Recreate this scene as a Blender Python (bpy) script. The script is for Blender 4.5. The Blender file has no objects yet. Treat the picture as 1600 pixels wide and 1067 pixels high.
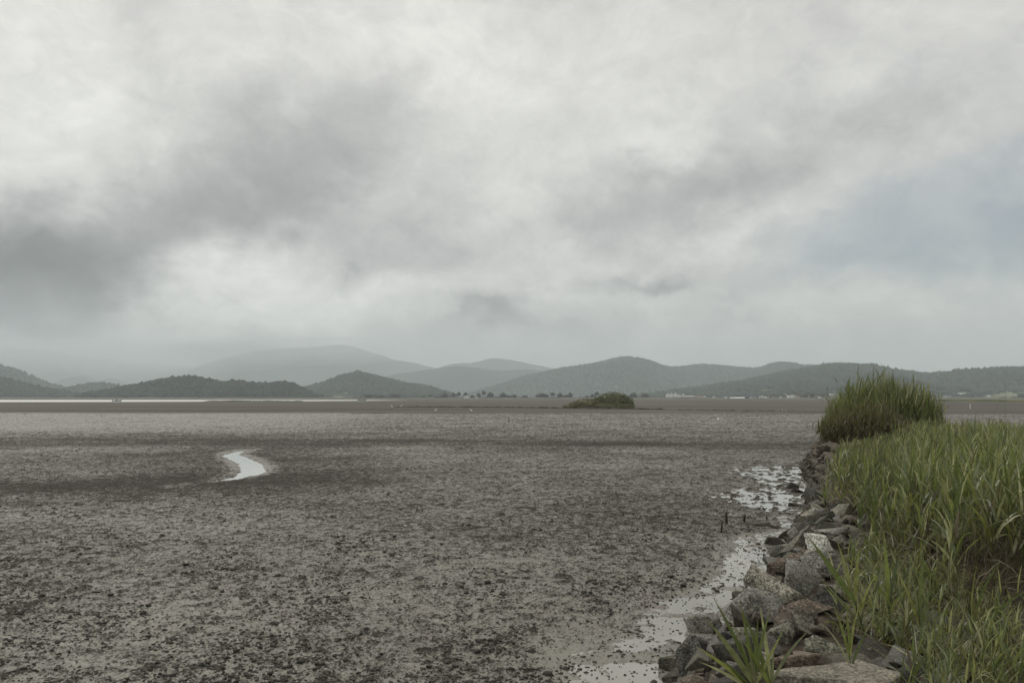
import bpy, bmesh, math, random
import numpy as np
from mathutils import Vector

rng = np.random.default_rng(7)
random.seed(7)
scene = bpy.context.scene
COL = scene.collection
R = math.radians

# ------------------------------------------------------------------ camera
CAM_H, FPX, HORIZON = 2.8, 1250.0, 620.5
PITCH = math.atan((HORIZON - 533.5) / FPX)
cam_data = bpy.data.cameras.new("camera")
cam_data.sensor_width = 36.0
cam_data.lens = 36.0 * FPX / 1600.0
cam_data.clip_start, cam_data.clip_end = 0.1, 60000.0
cam = bpy.data.objects.new("camera", cam_data)
cam.location = (0, 0, CAM_H)
cam.rotation_euler = (math.pi / 2 + PITCH, 0, 0)
COL.objects.link(cam)
scene.camera = cam


def ray(px, py):
    """photo pixel (1600 x 1067) -> viewing direction, used only to measure where things stand"""
    u, v = (px - 800.0) / FPX, (533.5 - py) / FPX
    return np.array([u, math.cos(PITCH) - v * math.sin(PITCH), math.sin(PITCH) + v * math.cos(PITCH)])


def at_depth(px, py, D):
    d = ray(px, py)
    k = D / d[1]
    return np.array([d[0] * k, D, CAM_H + d[2] * k])


def on_level(px, py, z=0.0):
    d = ray(px, py)
    k = (z - CAM_H) / d[2]
    return np.array([d[0] * k, d[1] * k, z])


# ------------------------------------------------------------------ sky
SUN_EL, SUN_AZ = R(52), R(-38)          # azimuth from +Y towards +X
world = bpy.data.worlds.new("World")
scene.world = world
world.use_nodes = True
nt = world.node_tree
nt.nodes.clear()


class G:
    """small helper that strings shader nodes together"""

    def __init__(s, t):
        s.t = t

    def n(s, kind, **kw):
        o = s.t.nodes.new(kind)
        for k, v in kw.items():
            setattr(o, k, v)
        return o

    def put(s, sock, v):
        if isinstance(v, bpy.types.NodeSocket):
            s.t.links.new(v, sock)
        else:
            sock.default_value = v

    def m(s, op, a, b=0.0, c=0.0, clamp=False):
        o = s.n("ShaderNodeMath", operation=op, use_clamp=clamp)
        s.put(o.inputs[0], a)
        s.put(o.inputs[1], b)
        s.put(o.inputs[2], c)
        return o.outputs[0]

    def v(s, op, a, b=(0, 0, 0), scale=None):
        o = s.n("ShaderNodeVectorMath", operation=op)
        s.put(o.inputs[0], a)
        s.put(o.inputs[1], b)
        if scale is not None:
            s.put(o.inputs["Scale"], scale)
        return o.outputs["Value"] if op in ("DOT_PRODUCT", "LENGTH") else o.outputs[0]

    def noise(s, vec, scale, detail=4.0, rough=0.55, dist=0.0, col=False):
        o = s.n("ShaderNodeTexNoise")
        if vec is not None:
            s.put(o.inputs["Vector"], vec)
        o.inputs["Scale"].default_value = scale
        o.inputs["Detail"].default_value = detail
        o.inputs["Roughness"].default_value = rough
        o.inputs["Distortion"].default_value = dist
        return o.outputs["Color"] if col else o.outputs[0]

    def mix(s, f, a, b, blend="MIX"):
        o = s.n("ShaderNodeMix", data_type="RGBA", blend_type=blend)
        s.put(o.inputs[0], f)
        s.put(o.inputs[6], a)
        s.put(o.inputs[7], b)
        return o.outputs[2]

    def ss(s, x, lo, hi, a=0.0, b=1.0):
        o = s.n("ShaderNodeMapRange", interpolation_type="SMOOTHSTEP")
        s.put(o.inputs[0], x)
        for i, k in enumerate((lo, hi, a, b)):
            o.inputs[1 + i].default_value = k
        return o.outputs[0]


SKY_STRENGTH = 0.1
g = G(nt)
tc = g.n("ShaderNodeTexCoord")
dirv = tc.outputs["Generated"]
sep = g.n("ShaderNodeSeparateXYZ")
nt.links.new(dirv, sep.inputs[0])
az = g.m("ARCTAN2", sep.outputs[0], sep.outputs[1])
el = g.m("ARCSINE", sep.outputs[2])
flat = g.v("MULTIPLY", dirv, (1.0, 1.0, 1.35))
warp = g.v("SUBTRACT", g.noise(flat, 4.5, 6, 0.58, col=True), (0.5, 0.5, 0.5))
warp2 = g.v("SUBTRACT", g.noise(flat, 15.0, 4, 0.6, col=True), (0.5, 0.5, 0.5))
comb = g.n("ShaderNodeCombineXYZ")
nt.links.new(az, comb.inputs[0])
nt.links.new(el, comb.inputs[1])
pos = g.v("ADD", comb.outputs[0], g.v("MULTIPLY", warp, (0.15, 0.10, 0.0)))
pos = g.v("ADD", pos, g.v("MULTIPLY", warp2, (0.13, 0.10, 0.0)))

# cloud masses: (photo x, y, half width, half height, tilt deg, brightness offset)
CLOUDS = [
    (60, 90, 260, 170, 0, 24), (620, 60, 170, 70, 0, 14), (400, 60, 110, 60, 0, 10), (235, 60, 70, 70, 0, -12),
    (700, 150, 120, 90, 20, 12), (10, 415, 210, 80, -8, -46), (110, 450, 130, 42, 0, -22), (270, 335, 230, 80, 24, -25),
    (430, 230, 240, 90, 24, -17), (580, 190, 120, 70, 20, -12), (490, 310, 120, 40, 10, -14), (60, 250, 110, 60, 0, 6),
    (320, 430, 140, 45, 10, 21), (420, 480, 240, 44, 0, 20), (570, 290, 55, 40, 0, 12), (640, 385, 95, 40, 0, -15),
    (820, 300, 90, 90, 0, 12), (900, 80, 300, 90, 0, 8), (1055, 210, 60, 50, 0, 16), (990, 320, 170, 60, 10, -18),
    (1200, 240, 200, 45, 14, -15), (1350, 190, 160, 45, 10, -6), (1180, 350, 110, 32, 25, 10), (1000, 437, 65, 18, 12, -32),
    (770, 492, 50, 28, 0, -32), (830, 520, 150, 22, 0, -13), (545, 403, 17, 11, 10, -14), (700, 440, 150, 35, 0, 6),
    (930, 420, 90, 40, 0, 8), (1230, 470, 120, 30, 0, 3), (1480, 470, 110, 20, 6, 8), (1400, 530, 260, 40, 0, -5),
    (90, 540, 190, 40, 0, -13), (255, 525, 80, 50, 35, 18), (0, 500, 90, 20, 0, -8), (1500, 90, 200, 100, 0, 3),
    (350, 460, 50, 9, 3, -8), (195, 478, 30, 12, 0, -12), (1160, 487, 40, 10, 0, -8),
]
acc = None
for px, py, rx, ry, tilt, amp in CLOUDS:
    d = ray(px, py)
    d = d / np.linalg.norm(d)
    mp = g.n("ShaderNodeMapping", vector_type="TEXTURE")
    nt.links.new(pos, mp.inputs[0])
    mp.inputs["Location"].default_value = (math.atan2(d[0], d[1]), math.asin(d[2]), 0)
    mp.inputs["Rotation"].default_value = (0, 0, R(tilt))
    mp.inputs["Scale"].default_value = (rx / FPX, ry / FPX, 1)
    q = g.v("DOT_PRODUCT", mp.outputs[0], mp.outputs[0])
    acc = g.m("MULTIPLY_ADD", g.m("POWER", 0.3679, q), float(amp), acc if acc is not None else 0.0)
fine = g.m("SUBTRACT", g.noise(flat, 3.2, 9, 0.56, 0.4), 0.5)
puff = g.m("SUBTRACT", g.noise(flat, 9.0, 8, 0.62, 0.6), 0.5)
acc = g.m("MULTIPLY", acc, g.ss(el, R(2), R(20), 2.1, 1.15))
val = g.m("ADD", acc, g.m("MULTIPLY_ADD", fine, 40.0, 193.0))
val = g.m("MULTIPLY_ADD", puff, g.ss(el, R(3), R(22), 74.0, 52.0), val)
puff2 = g.m("SUBTRACT", g.noise(g.v("ADD", flat, g.v("SCALE", warp, scale=0.25)), 26.0, 6, 0.6, 0.8), 0.5)
val = g.m("MULTIPLY_ADD", puff2, g.ss(el, R(3), R(22), 46.0, 32.0), val)
val = g.m("ADD", val, g.ss(el, R(22), R(75), 0.0, 46.0))
lin = g.m("MULTIPLY", g.m("POWER", g.m("DIVIDE", val, 255.0), 2.2), 1.0 / SKY_STRENGTH)
cloud = g.v("SCALE", g.mix(g.ss(val, 150.0, 215.0), (1.0, 0.992, 0.985, 1), (1.0, 0.992, 0.935, 1)), scale=lin)
sky = g.n("ShaderNodeTexSky", sky_type="NISHITA")
sky.sun_disc = False
sky.sun_elevation = SUN_EL
sky.sun_rotation = SUN_AZ
sky.air_density, sky.dust_density, sky.ozone_density = 1.0, 2.5, 1.0
# gaps in the cloud where the hazy blue shows
gap = None
for px, py, rx, ry, tilt, amp in [(1500, 345, 230, 85, 6, 0.8), (1600, 405, 160, 75, 0, 0.35), (1270, 420, 120, 30, 10, 0.22),
                                  (1410, 105, 26, 22, -30, 0.25)]:
    d = ray(px, py)
    d = d / np.linalg.norm(d)
    mp = g.n("ShaderNodeMapping", vector_type="TEXTURE")
    nt.links.new(pos, mp.inputs[0])
    mp.inputs["Location"].default_value = (math.atan2(d[0], d[1]), math.asin(d[2]), 0)
    mp.inputs["Rotation"].default_value = (0, 0, R(tilt))
    mp.inputs["Scale"].default_value = (rx / FPX, ry / FPX, 1)
    q = g.v("DOT_PRODUCT", mp.outputs[0], mp.outputs[0])
    gap = g.m("MULTIPLY_ADD", g.m("POWER", 0.3679, g.m("MULTIPLY", q, q)), amp, gap if gap is not None else 0.0)
gap = g.m("MULTIPLY", gap, g.ss(puff, -0.22, 0.1, 1.15, 0.75), clamp=True)
blue = g.mix(0.72, sky.outputs[0], (2.6, 2.88, 3.08, 1))
skycol = g.mix(gap, cloud, blue)
bg = g.n("ShaderNodeBackground")
nt.links.new(skycol, bg.inputs[0])
bg.inputs[1].default_value = SKY_STRENGTH
wo = g.n("ShaderNodeOutputWorld")
nt.links.new(bg.outputs[0], wo.inputs[0])

# ------------------------------------------------------------------ sun, exposure
sun_d = bpy.data.lights.new("sun", "SUN")
sun_d.energy = 0.9
sun_d.angle = R(18)
sun_d.color = (1.0, 0.96, 0.9)
sun = bpy.data.objects.new("sun", sun_d)
sdir = Vector((math.sin(SUN_AZ) * math.cos(SUN_EL), math.cos(SUN_AZ) * math.cos(SUN_EL), math.sin(SUN_EL)))
sun.rotation_euler = (-sdir).to_track_quat("-Z", "Y").to_euler()
COL.objects.link(sun)
scene.view_settings.view_transform = "Standard"
scene.view_settings.look = "None"
scene.view_settings.exposure = 0.32
scene.view_settings.gamma = 1.0
scene.view_settings.use_curve_mapping = False
try:
    scene.cycles.use_denoising = True
    scene.cycles.volume_bounces = 2
    scene.cycles.max_bounces = 6
    scene.cycles.transparent_max_bounces = 4
except Exception:
    pass


# ------------------------------------------------------------------ helpers: objects
def tag(o, label=None, cat=None, group=None, kind=None):
    if label:
        o["label"] = label
    if cat:
        o["category"] = cat
    if group:
        o["group"] = group
    if kind:
        o["kind"] = kind
    return o


def mesh_np(name, verts, faces, mat=None, smooth=False, attrs=None, cols=None):
    """mesh from numpy arrays; faces is an (n,k) array or a list of such arrays"""
    me = bpy.data.meshes.new(name)
    fl = [np.asarray(f, dtype=np.int32) for f in (faces if isinstance(faces, list) else [faces])]
    fl = [f for f in fl if len(f)]
    verts = np.asarray(verts, dtype=np.float32)
    me.vertices.add(len(verts))
    me.vertices.foreach_set("co", verts.ravel())
    loops = np.concatenate([f.ravel() for f in fl])
    tot = np.concatenate([np.full(len(f), f.shape[1], dtype=np.int32) for f in fl])
    start = np.concatenate([[0], np.cumsum(tot)[:-1]]).astype(np.int32)
    me.loops.add(len(loops))
    me.loops.foreach_set("vertex_index", loops)
    me.polygons.add(len(tot))
    me.polygons.foreach_set("loop_start", start)
    if smooth:
        me.polygons.foreach_set("use_smooth", np.ones(len(tot), dtype=bool))
    for k, v in (attrs or {}).items():
        a = me.attributes.new(k, "FLOAT", "POINT")
        a.data.foreach_set("value", np.asarray(v, dtype=np.float32).ravel())
    if cols is not None:
        a = me.attributes.new("tint", "FLOAT_COLOR", "POINT")
        c = np.ones((len(verts), 4), dtype=np.float32)
        c[:, :3] = cols
        a.data.foreach_set("color", c.ravel())
    me.update(calc_edges=True)
    me.validate()
    if mat:
        me.materials.append(mat)
    return me


def link(name, me, parent=None):
    o = bpy.data.objects.new(name, me)
    COL.objects.link(o)
    if parent is not None:
        o.parent = parent
    return o


def empty(name, loc=(0, 0, 0), rz=0.0):
    o = bpy.data.objects.new(name, None)
    o.location = loc
    o.rotation_euler = (0, 0, rz)
    o.empty_display_size = 0.2
    COL.objects.link(o)
    return o


# ------------------------------------------------------------------ helpers: noise
def _hash(ix, iy, s):
    h = (ix.astype(np.uint64) * np.uint64(374761393) + iy.astype(np.uint64) * np.uint64(668265263) + np.uint64(s * 1442695 + 1013)) & np.uint64(0xFFFFFFFF)
    h = ((h ^ (h >> np.uint64(13))) * np.uint64(1274126177)) & np.uint64(0xFFFFFFFF)
    h = ((h ^ (h >> np.uint64(16))) * np.uint64(2246822519)) & np.uint64(0xFFFFFFFF)
    return (h ^ (h >> np.uint64(15))).astype(np.float64) / 4294967295.0


def noise2(x, y, s=0):
    """smooth gradient noise about -1..1"""
    x = np.asarray(x, dtype=np.float64)
    y = np.asarray(y, dtype=np.float64)
    fx, fy = np.floor(x), np.floor(y)
    ix, iy = fx.astype(np.int64) + 100000, fy.astype(np.int64) + 100000
    dx, dy = x - fx, y - fy
    u, v = dx * dx * dx * (dx * (dx * 6 - 15) + 10), dy * dy * dy * (dy * (dy * 6 - 15) + 10)

    def gr(a, b, ox, oy):
        t = _hash(a, b, s) * (2 * np.pi)
        return np.cos(t) * (dx - ox) + np.sin(t) * (dy - oy)

    n00, n10, n01, n11 = gr(ix, iy, 0, 0), gr(ix + 1, iy, 1, 0), gr(ix, iy + 1, 0, 1), gr(ix + 1, iy + 1, 1, 1)
    return 1.5 * ((n00 * (1 - u) + n10 * u) * (1 - v) + (n01 * (1 - u) + n11 * u) * v)


def fbm(x, y, s=0, oct=4, gain=0.5):
    a, f, r = 1.0, 1.0, 0.0
    for i in range(oct):
        r = r + a * noise2(np.asarray(x) * f, np.asarray(y) * f, s + 17 * i)
        a *= gain
        f *= 2.03
    return r


def sstep(a, b, x):
    t = np.clip((np.asarray(x, dtype=np.float64) - a) / (b - a), 0, 1)
    return t * t * (3 - 2 * t)


# ------------------------------------------------------------------ materials
def new_mat(name):
    m = bpy.data.materials.new(name)
    m.use_nodes = True
    t = m.node_tree
    t.nodes.clear()
    q = G(t)
    out = q.n("ShaderNodeOutputMaterial")
    p = q.n("ShaderNodeBsdfPrincipled")
    t.links.new(p.outputs[0], out.inputs[0])
    return m, q, p, out


def simple_mat(name, rgb, rough=0.8, var=0.25, scale=8.0, spec=0.3, bump=0.0):
    m, q, p, out = new_mat(name)
    tcn = q.n("ShaderNodeTexCoord")
    nz = q.noise(tcn.outputs["Object"], scale, 5, 0.6)
    lo = tuple(c * (1 - var) for c in rgb) + (1,)
    hi = tuple(min(1, c * (1 + var)) for c in rgb) + (1,)
    q.put(p.inputs["Base Color"], q.mix(q.ss(nz, 0.3, 0.7), lo, hi))
    p.inputs["Roughness"].default_value = rough
    p.inputs["Specular IOR Level"].default_value = spec
    if bump:
        b = q.n("ShaderNodeBump")
        b.inputs["Strength"].default_value = bump
        b.inputs["Distance"].default_value = 0.02
        q.put(b.inputs["Height"], q.noise(tcn.outputs["Object"], scale * 4, 5, 0.6))
        q.put(p.inputs["Normal"], b.outputs[0])
    return m


def mud_material():
    m, q, p, out = new_mat("wet_mud")
    geo = q.n("ShaderNodeNewGeometry")
    pos_ = geo.outputs["Position"]
    hgt = q.n("ShaderNodeAttribute", attribute_name="lump").outputs["Fac"]
    wet = q.n("ShaderNodeAttribute", attribute_name="wet").outputs["Fac"]
    smo = q.n("ShaderNodeAttribute", attribute_name="smoothmud").outputs["Fac"]
    n1 = q.noise(pos_, 5.5, 6, 0.68, 0.3)
    n2 = q.noise(pos_, 26.0, 4, 0.65)
    n3 = q.noise(pos_, 110.0, 3, 0.6)
    big = q.noise(pos_, 0.35, 4, 0.55)
    # film of water / silt in the hollows, dark crumb on the lumps
    x = q.m("MULTIPLY_ADD", hgt, -0.55, 0.55)
    x = q.m("MULTIPLY_ADD", q.m("SUBTRACT", n1, 0.5), 1.05, x)
    x = q.m("MULTIPLY_ADD", q.m("SUBTRACT", n2, 0.5), 1.35, x)
    x = q.m("MULTIPLY_ADD", q.m("SUBTRACT", n3, 0.5), 0.8, x)
    x = q.m("MULTIPLY_ADD", q.m("SUBTRACT", big, 0.5), 0.22, x)
    x = q.m("MULTIPLY_ADD", q.m("SUBTRACT", wet, 0.5), 0.75, x)
    film = q.ss(x, 0.30, 0.72)
    dark = q.mix(q.ss(n2, 0.3, 0.7), (0.022, 0.020, 0.017, 1), (0.062, 0.055, 0.045, 1))
    pale = q.mix(q.ss(big, 0.35, 0.65), (0.168, 0.151, 0.124, 1), (0.188, 0.173, 0.138, 1))
    red = q.ss(q.noise(pos_, 1.3, 3, 0.5), 0.58, 0.74, 0.0, 0.35)
    pale = q.mix(red, pale, (0.18, 0.135, 0.118, 1))
    base = q.mix(film, dark, pale)
    base = q.mix(smo, base, q.mix(q.ss(q.noise(q.v("MULTIPLY", pos_, (0.25, 1.6, 1.0)), 0.03, 6, 0.68), 0.32, 0.68), (0.063, 0.057, 0.047, 1), (0.130, 0.119, 0.098, 1)))
    q.put(p.inputs["Base Color"], base)
    film2 = q.m("MULTIPLY", film, q.m("SUBTRACT", 1.0, smo))
    glint = q.m("MULTIPLY", q.ss(x, 0.80, 1.05), q.m("SUBTRACT", 1.0, smo))
    q.put(p.inputs["Roughness"], q.m("MULTIPLY_ADD", glint, -0.22, q.m("MULTIPLY_ADD", film2, -0.42, 0.80)))
    q.put(p.inputs["Specular IOR Level"], q.m("MULTIPLY_ADD", film2, 0.42, 0.08))
    b = q.n("ShaderNodeBump")
    b.inputs["Strength"].default_value = 0.55
    b.inputs["Distance"].default_value = 0.03
    hh = q.m("ADD", q.m("MULTIPLY", n1, -0.8), q.m("ADD", q.m("MULTIPLY", n2, -0.45), q.m("MULTIPLY", n3, -0.2)))
    q.put(b.inputs["Height"], hh)
    q.put(p.inputs["Normal"], b.outputs[0])
    return m


def water_material(name, metal, rip, rough, rgb=(0.52, 0.51, 0.475)):
    m, q, p, out = new_mat(name)
    geo = q.n("ShaderNodeNewGeometry")
    p.inputs["Base Color"].default_value = rgb + (1,)
    p.inputs["Metallic"].default_value = metal
    p.inputs["Roughness"].default_value = rough
    p.inputs["IOR"].default_value = 1.45
    b = q.n("ShaderNodeBump")
    b.inputs["Strength"].default_value = rip
    b.inputs["Distance"].default_value = 0.01
    q.put(b.inputs["Height"], q.noise(q.v("MULTIPLY", geo.outputs["Position"], (3.0, 7.0, 1.0)), 2.0, 3, 0.5))
    q.put(p.inputs["Normal"], b.outputs[0])
    return m


def rock_material():
    m, q, p, out = new_mat("granite")
    tcn = q.n("ShaderNodeTexCoord")
    oc = tcn.outputs["Object"]
    geo = q.n("ShaderNodeNewGeometry")
    info = q.n("ShaderNodeObjectInfo")
    col = info.outputs["Color"]
    stain = q.m("SUBTRACT", 1.0, info.outputs["Alpha"])
    off = q.v("SCALE", (37.0, 91.0, 53.0), scale=info.outputs["Random"])
    o2 = q.v("ADD", oc, off)
    n1 = q.noise(o2, 3.5, 6, 0.62, 0.5)
    n2 = q.noise(o2, 14.0, 5, 0.68)
    vor = q.n("ShaderNodeTexVoronoi")
    q.put(vor.inputs["Vector"], o2)
    vor.inputs["Scale"].default_value = 95.0
    grain = q.noise(o2, 48.0, 3, 0.6)
    base = q.mix(q.ss(n1, 0.32, 0.68), q.v("SCALE", col, scale=0.5), q.v("SCALE", col, scale=1.3))
    base = q.mix(q.ss(grain, 0.52, 0.62, 0.0, 0.7), base, q.v("SCALE", col, scale=1.9))
    base = q.mix(q.ss(grain, 0.47, 0.38, 0.0, 0.7), base, (0.025, 0.024, 0.022, 1))
    # rust-brown staining and olive algae with shapes of their own
    base = q.mix(q.m("MULTIPLY", stain, q.ss(q.noise(o2, 2.1, 5, 0.65, 0.8), 0.58, 0.74, 0.0, 0.5)), base, (0.085, 0.063, 0.045, 1))
    base = q.mix(q.m("MULTIPLY", stain, q.ss(q.noise(o2, 4.7, 5, 0.7, 0.3), 0.58, 0.7, 0.0, 0.5)), base, (0.07, 0.072, 0.038, 1))
    # tide line: foot of the bank is stained dark by mud
    z = q.n("ShaderNodeSeparateXYZ")
    q.t.links.new(geo.outputs["Position"], z.inputs[0])
    tide = q.ss(q.m("ADD", z.outputs[2], q.m("MULTIPLY", q.m("SUBTRACT", n2, 0.5), 0.35)), 0.12, 0.52, 0.62, 0.0)
    base = q.mix(tide, base, (0.036, 0.032, 0.025, 1))
    base = q.mix(q.ss(n2, 0.62, 0.3, 0.0, 0.55), base, q.v("SCALE", base, scale=0.35))
    q.put(p.inputs["Base Color"], base)
    p.inputs["Roughness"].default_value = 0.82
    p.inputs["Specular IOR Level"].default_value = 0.3
    b = q.n("ShaderNodeBump")
    b.inputs["Strength"].default_value = 0.9
    b.inputs["Distance"].default_value = 0.035
    strata = q.noise(q.v("MULTIPLY", o2, (2.0, 2.0, 14.0)), 2.5, 4, 0.6, 0.6)
    h = q.m("ADD", q.m("MULTIPLY", n2, 0.8), q.m("ADD", q.m("MULTIPLY", n1, 0.7), q.m("MULTIPLY", grain, 0.12)))
    h = q.m("MULTIPLY_ADD", strata, 0.45, h)
    q.put(b.inputs["Height"], h)
    q.put(p.inputs["Normal"], b.outputs[0])
    return m


def leaf_material():
    m, q, p, out = new_mat("reed_leaf")
    colr = q.n("ShaderNodeAttribute", attribute_name="tint").outputs["Color"]
    geo = q.n("ShaderNodeNewGeometry")
    nz = q.noise(geo.outputs["Position"], 22.0, 3, 0.6)
    c = q.mix(q.ss(nz, 0.3, 0.7), q.v("SCALE", colr, scale=0.75), q.v("SCALE", colr, scale=1.25))
    q.put(p.inputs["Base Color"], c)
    p.inputs["Roughness"].default_value = 0.38
    p.inputs["Specular IOR Level"].default_value = 0.6
    tr = q.n("ShaderNodeBsdfTranslucent")
    q.put(tr.inputs[0], q.mix(0.4, c, (0.20, 0.24, 0.04, 1), "MIX"))
    mx = q.n("ShaderNodeMixShader")
    mx.inputs[0].default_value = 0.38
    q.t.links.new(p.outputs[0], mx.inputs[1])
    q.t.links.new(tr.outputs[0], mx.inputs[2])
    q.t.links.new(mx.outputs[0], out.inputs[0])
    return m


def hill_material(name, lo, hi, field, fscale, famount, ftop):
    m, q, p, out = new_mat(name)
    geo = q.n("ShaderNodeNewGeometry")
    ps = geo.outputs["Position"]
    z = q.n("ShaderNodeSeparateXYZ")
    q.t.links.new(ps, z.inputs[0])
    n1 = q.noise(ps, 0.02, 6, 0.65)
    c = q.mix(q.ss(n1, 0.35, 0.65), lo + (1,), hi + (1,))
    fld = q.ss(q.noise(q.v("MULTIPLY", ps, (1, 1, 2.5)), fscale, 4, 0.6), 0.46, 0.54, 0.0, famount)
    fld = q.m("MULTIPLY", fld, q.ss(z.outputs[2], ftop * 0.5, ftop, 1.0, 0.0))
    c = q.mix(fld, c, field + (1,))
    q.put(p.inputs["Base Color"], c)
    p.inputs["Roughness"].default_value = 0.95
    p.inputs["Specular IOR Level"].default_value = 0.0
    b = q.n("ShaderNodeBump")
    b.inputs["Strength"].default_value = 0.8
    b.inputs["Distance"].default_value = 6.0
    q.put(b.inputs["Height"], q.noise(ps, 0.06, 4, 0.6))
    q.put(p.inputs["Normal"], b.outputs[0])
    return m


def crown_material(name, lo, hi):
    m, q, p, out = new_mat(name)
    geo = q.n("ShaderNodeNewGeometry")
    c = q.mix(q.ss(q.noise(geo.outputs["Position"], 0.11, 5, 0.7), 0.35, 0.65), lo + (1,), hi + (1,))
    q.put(p.inputs["Base Color"], c)
    p.inputs["Roughness"].default_value = 0.9
    p.inputs["Specular IOR Level"].default_value = 0.1
    return m


M_MUD = mud_material()
M_POOL = water_material("pool_water", 0.36, 0.04, 0.04, (0.31, 0.295, 0.26))
M_SEA = water_material("stream_water", 0.68, 0.02, 0.06)
M_TIDE = water_material("tidal_water", 0.9, 0.6, 0.38)
M_ROCK = rock_material()
M_LEAF = leaf_material()
M_CLOD = simple_mat("clod_mud", (0.056, 0.050, 0.041), 0.75, 0.5, 20.0, 0.3, 0.6)
M_EARTH = simple_mat("bank_earth", (0.060, 0.048, 0.036), 0.9, 0.45, 6.0, 0.15, 0.8)
M_WOOD = simple_mat("weathered_wood", (0.050, 0.043, 0.035), 0.85, 0.5, 14.0, 0.2, 0.5)
M_PALEWOOD = simple_mat("bleached_wood", (0.34, 0.31, 0.25), 0.8, 0.2, 10.0, 0.2)
M_WHITE = simple_mat("white_paint", (0.72, 0.72, 0.70), 0.7, 0.08, 1.0, 0.3)
M_FEATHER = simple_mat("white_feather", (0.85, 0.85, 0.83), 0.8, 0.04, 8.0, 0.2)
M_BILL = simple_mat("yellow_bill", (0.45, 0.32, 0.06), 0.6, 0.1, 20.0)
M_DARKLEG = simple_mat("dark_leg", (0.03, 0.03, 0.03), 0.6, 0.1, 20.0)
M_ROOFS = [simple_mat("slate_roof", (0.10, 0.11, 0.13), 0.7, 0.15, 0.5), simple_mat("rust_roof", (0.24, 0.12, 0.09), 0.7, 0.15, 0.5),
           simple_mat("blue_roof", (0.16, 0.22, 0.32), 0.6, 0.15, 0.5), simple_mat("pale_roof", (0.55, 0.55, 0.53), 0.6, 0.1, 0.5)]
M_GLASS = simple_mat("window_glass", (0.05, 0.06, 0.07), 0.15, 0.1, 1.0, 0.6)
M_HULL = simple_mat("boat_hull", (0.06, 0.075, 0.08), 0.6, 0.3, 1.0)
M_BARK = simple_mat("bark", (0.05, 0.04, 0.03), 0.9, 0.3, 1.0)

# ------------------------------------------------------------------ terrain functions
FOOT_D = np.array([-12, 0, 7.87, 9.64, 10.6, 12.5, 16.8, 20.8, 25.4, 31.0, 36.0, 40.0])
FOOT_X = np.array([-7.2, -1.9, 1.50, 2.45, 2.98, 3.98, 5.75, 7.5, 9.25, 11.1, 12.9, 14.4])
CREST = 1.1


def foot_x(D):
    return np.interp(D, FOOT_D, FOOT_X) + 0.12 * noise2(np.asarray(D) * 0.9, np.asarray(D) * 0 + 3.3, 5)


def bank_s(x, y):
    """distance to the right of the foot of the bank"""
    return (np.asarray(x) - foot_x(y)) * 0.92


def bank_z(x, y):
    s = bank_s(x, y)
    up = sstep(-0.08, 0.98, s)
    down = 1 - sstep(6.2, 8.2, s)
    end = 1 - sstep(34.2, 37.0, y)
    return CREST * up * down * end - 0.08


STREAM_PX = [(394, 704), (372, 705), (346, 712), (356, 718), (372, 726), (377, 736), (368, 745), (343, 751), (300, 758), (270, 762),
             (305, 757), (352, 752), (372, 750), (390, 746), (405, 743), (416, 737), (411, 727), (400, 721), (385, 715), (374, 711), (380, 707)]
STREAM = np.array([on_level(a, b, 0.0)[:2] for a, b in STREAM_PX])


def poly_sd(x, y, poly):
    """signed distance to a polygon, negative inside"""
    d = np.full(x.shape, 1e9)
    ins = np.zeros(x.shape, dtype=bool)
    n = len(poly)
    for i in range(n):
        ax, ay = poly[i]
        bx, by = poly[(i + 1) % n]
        ex, ey = bx - ax, by - ay
        t = np.clip(((x - ax) * ex + (y - ay) * ey) / (ex * ex + ey * ey + 1e-12), 0, 1)
        d = np.minimum(d, np.hypot(x - ax - t * ex, y - ay - t * ey))
        c = (ay > y) != (by > y)
        with np.errstate(divide="ignore", invalid="ignore"):
            ins ^= c & (x < ex * (y - ay) / (by - ay + 1e-15) + ax)
    return np.where(ins, -d, d)


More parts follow.
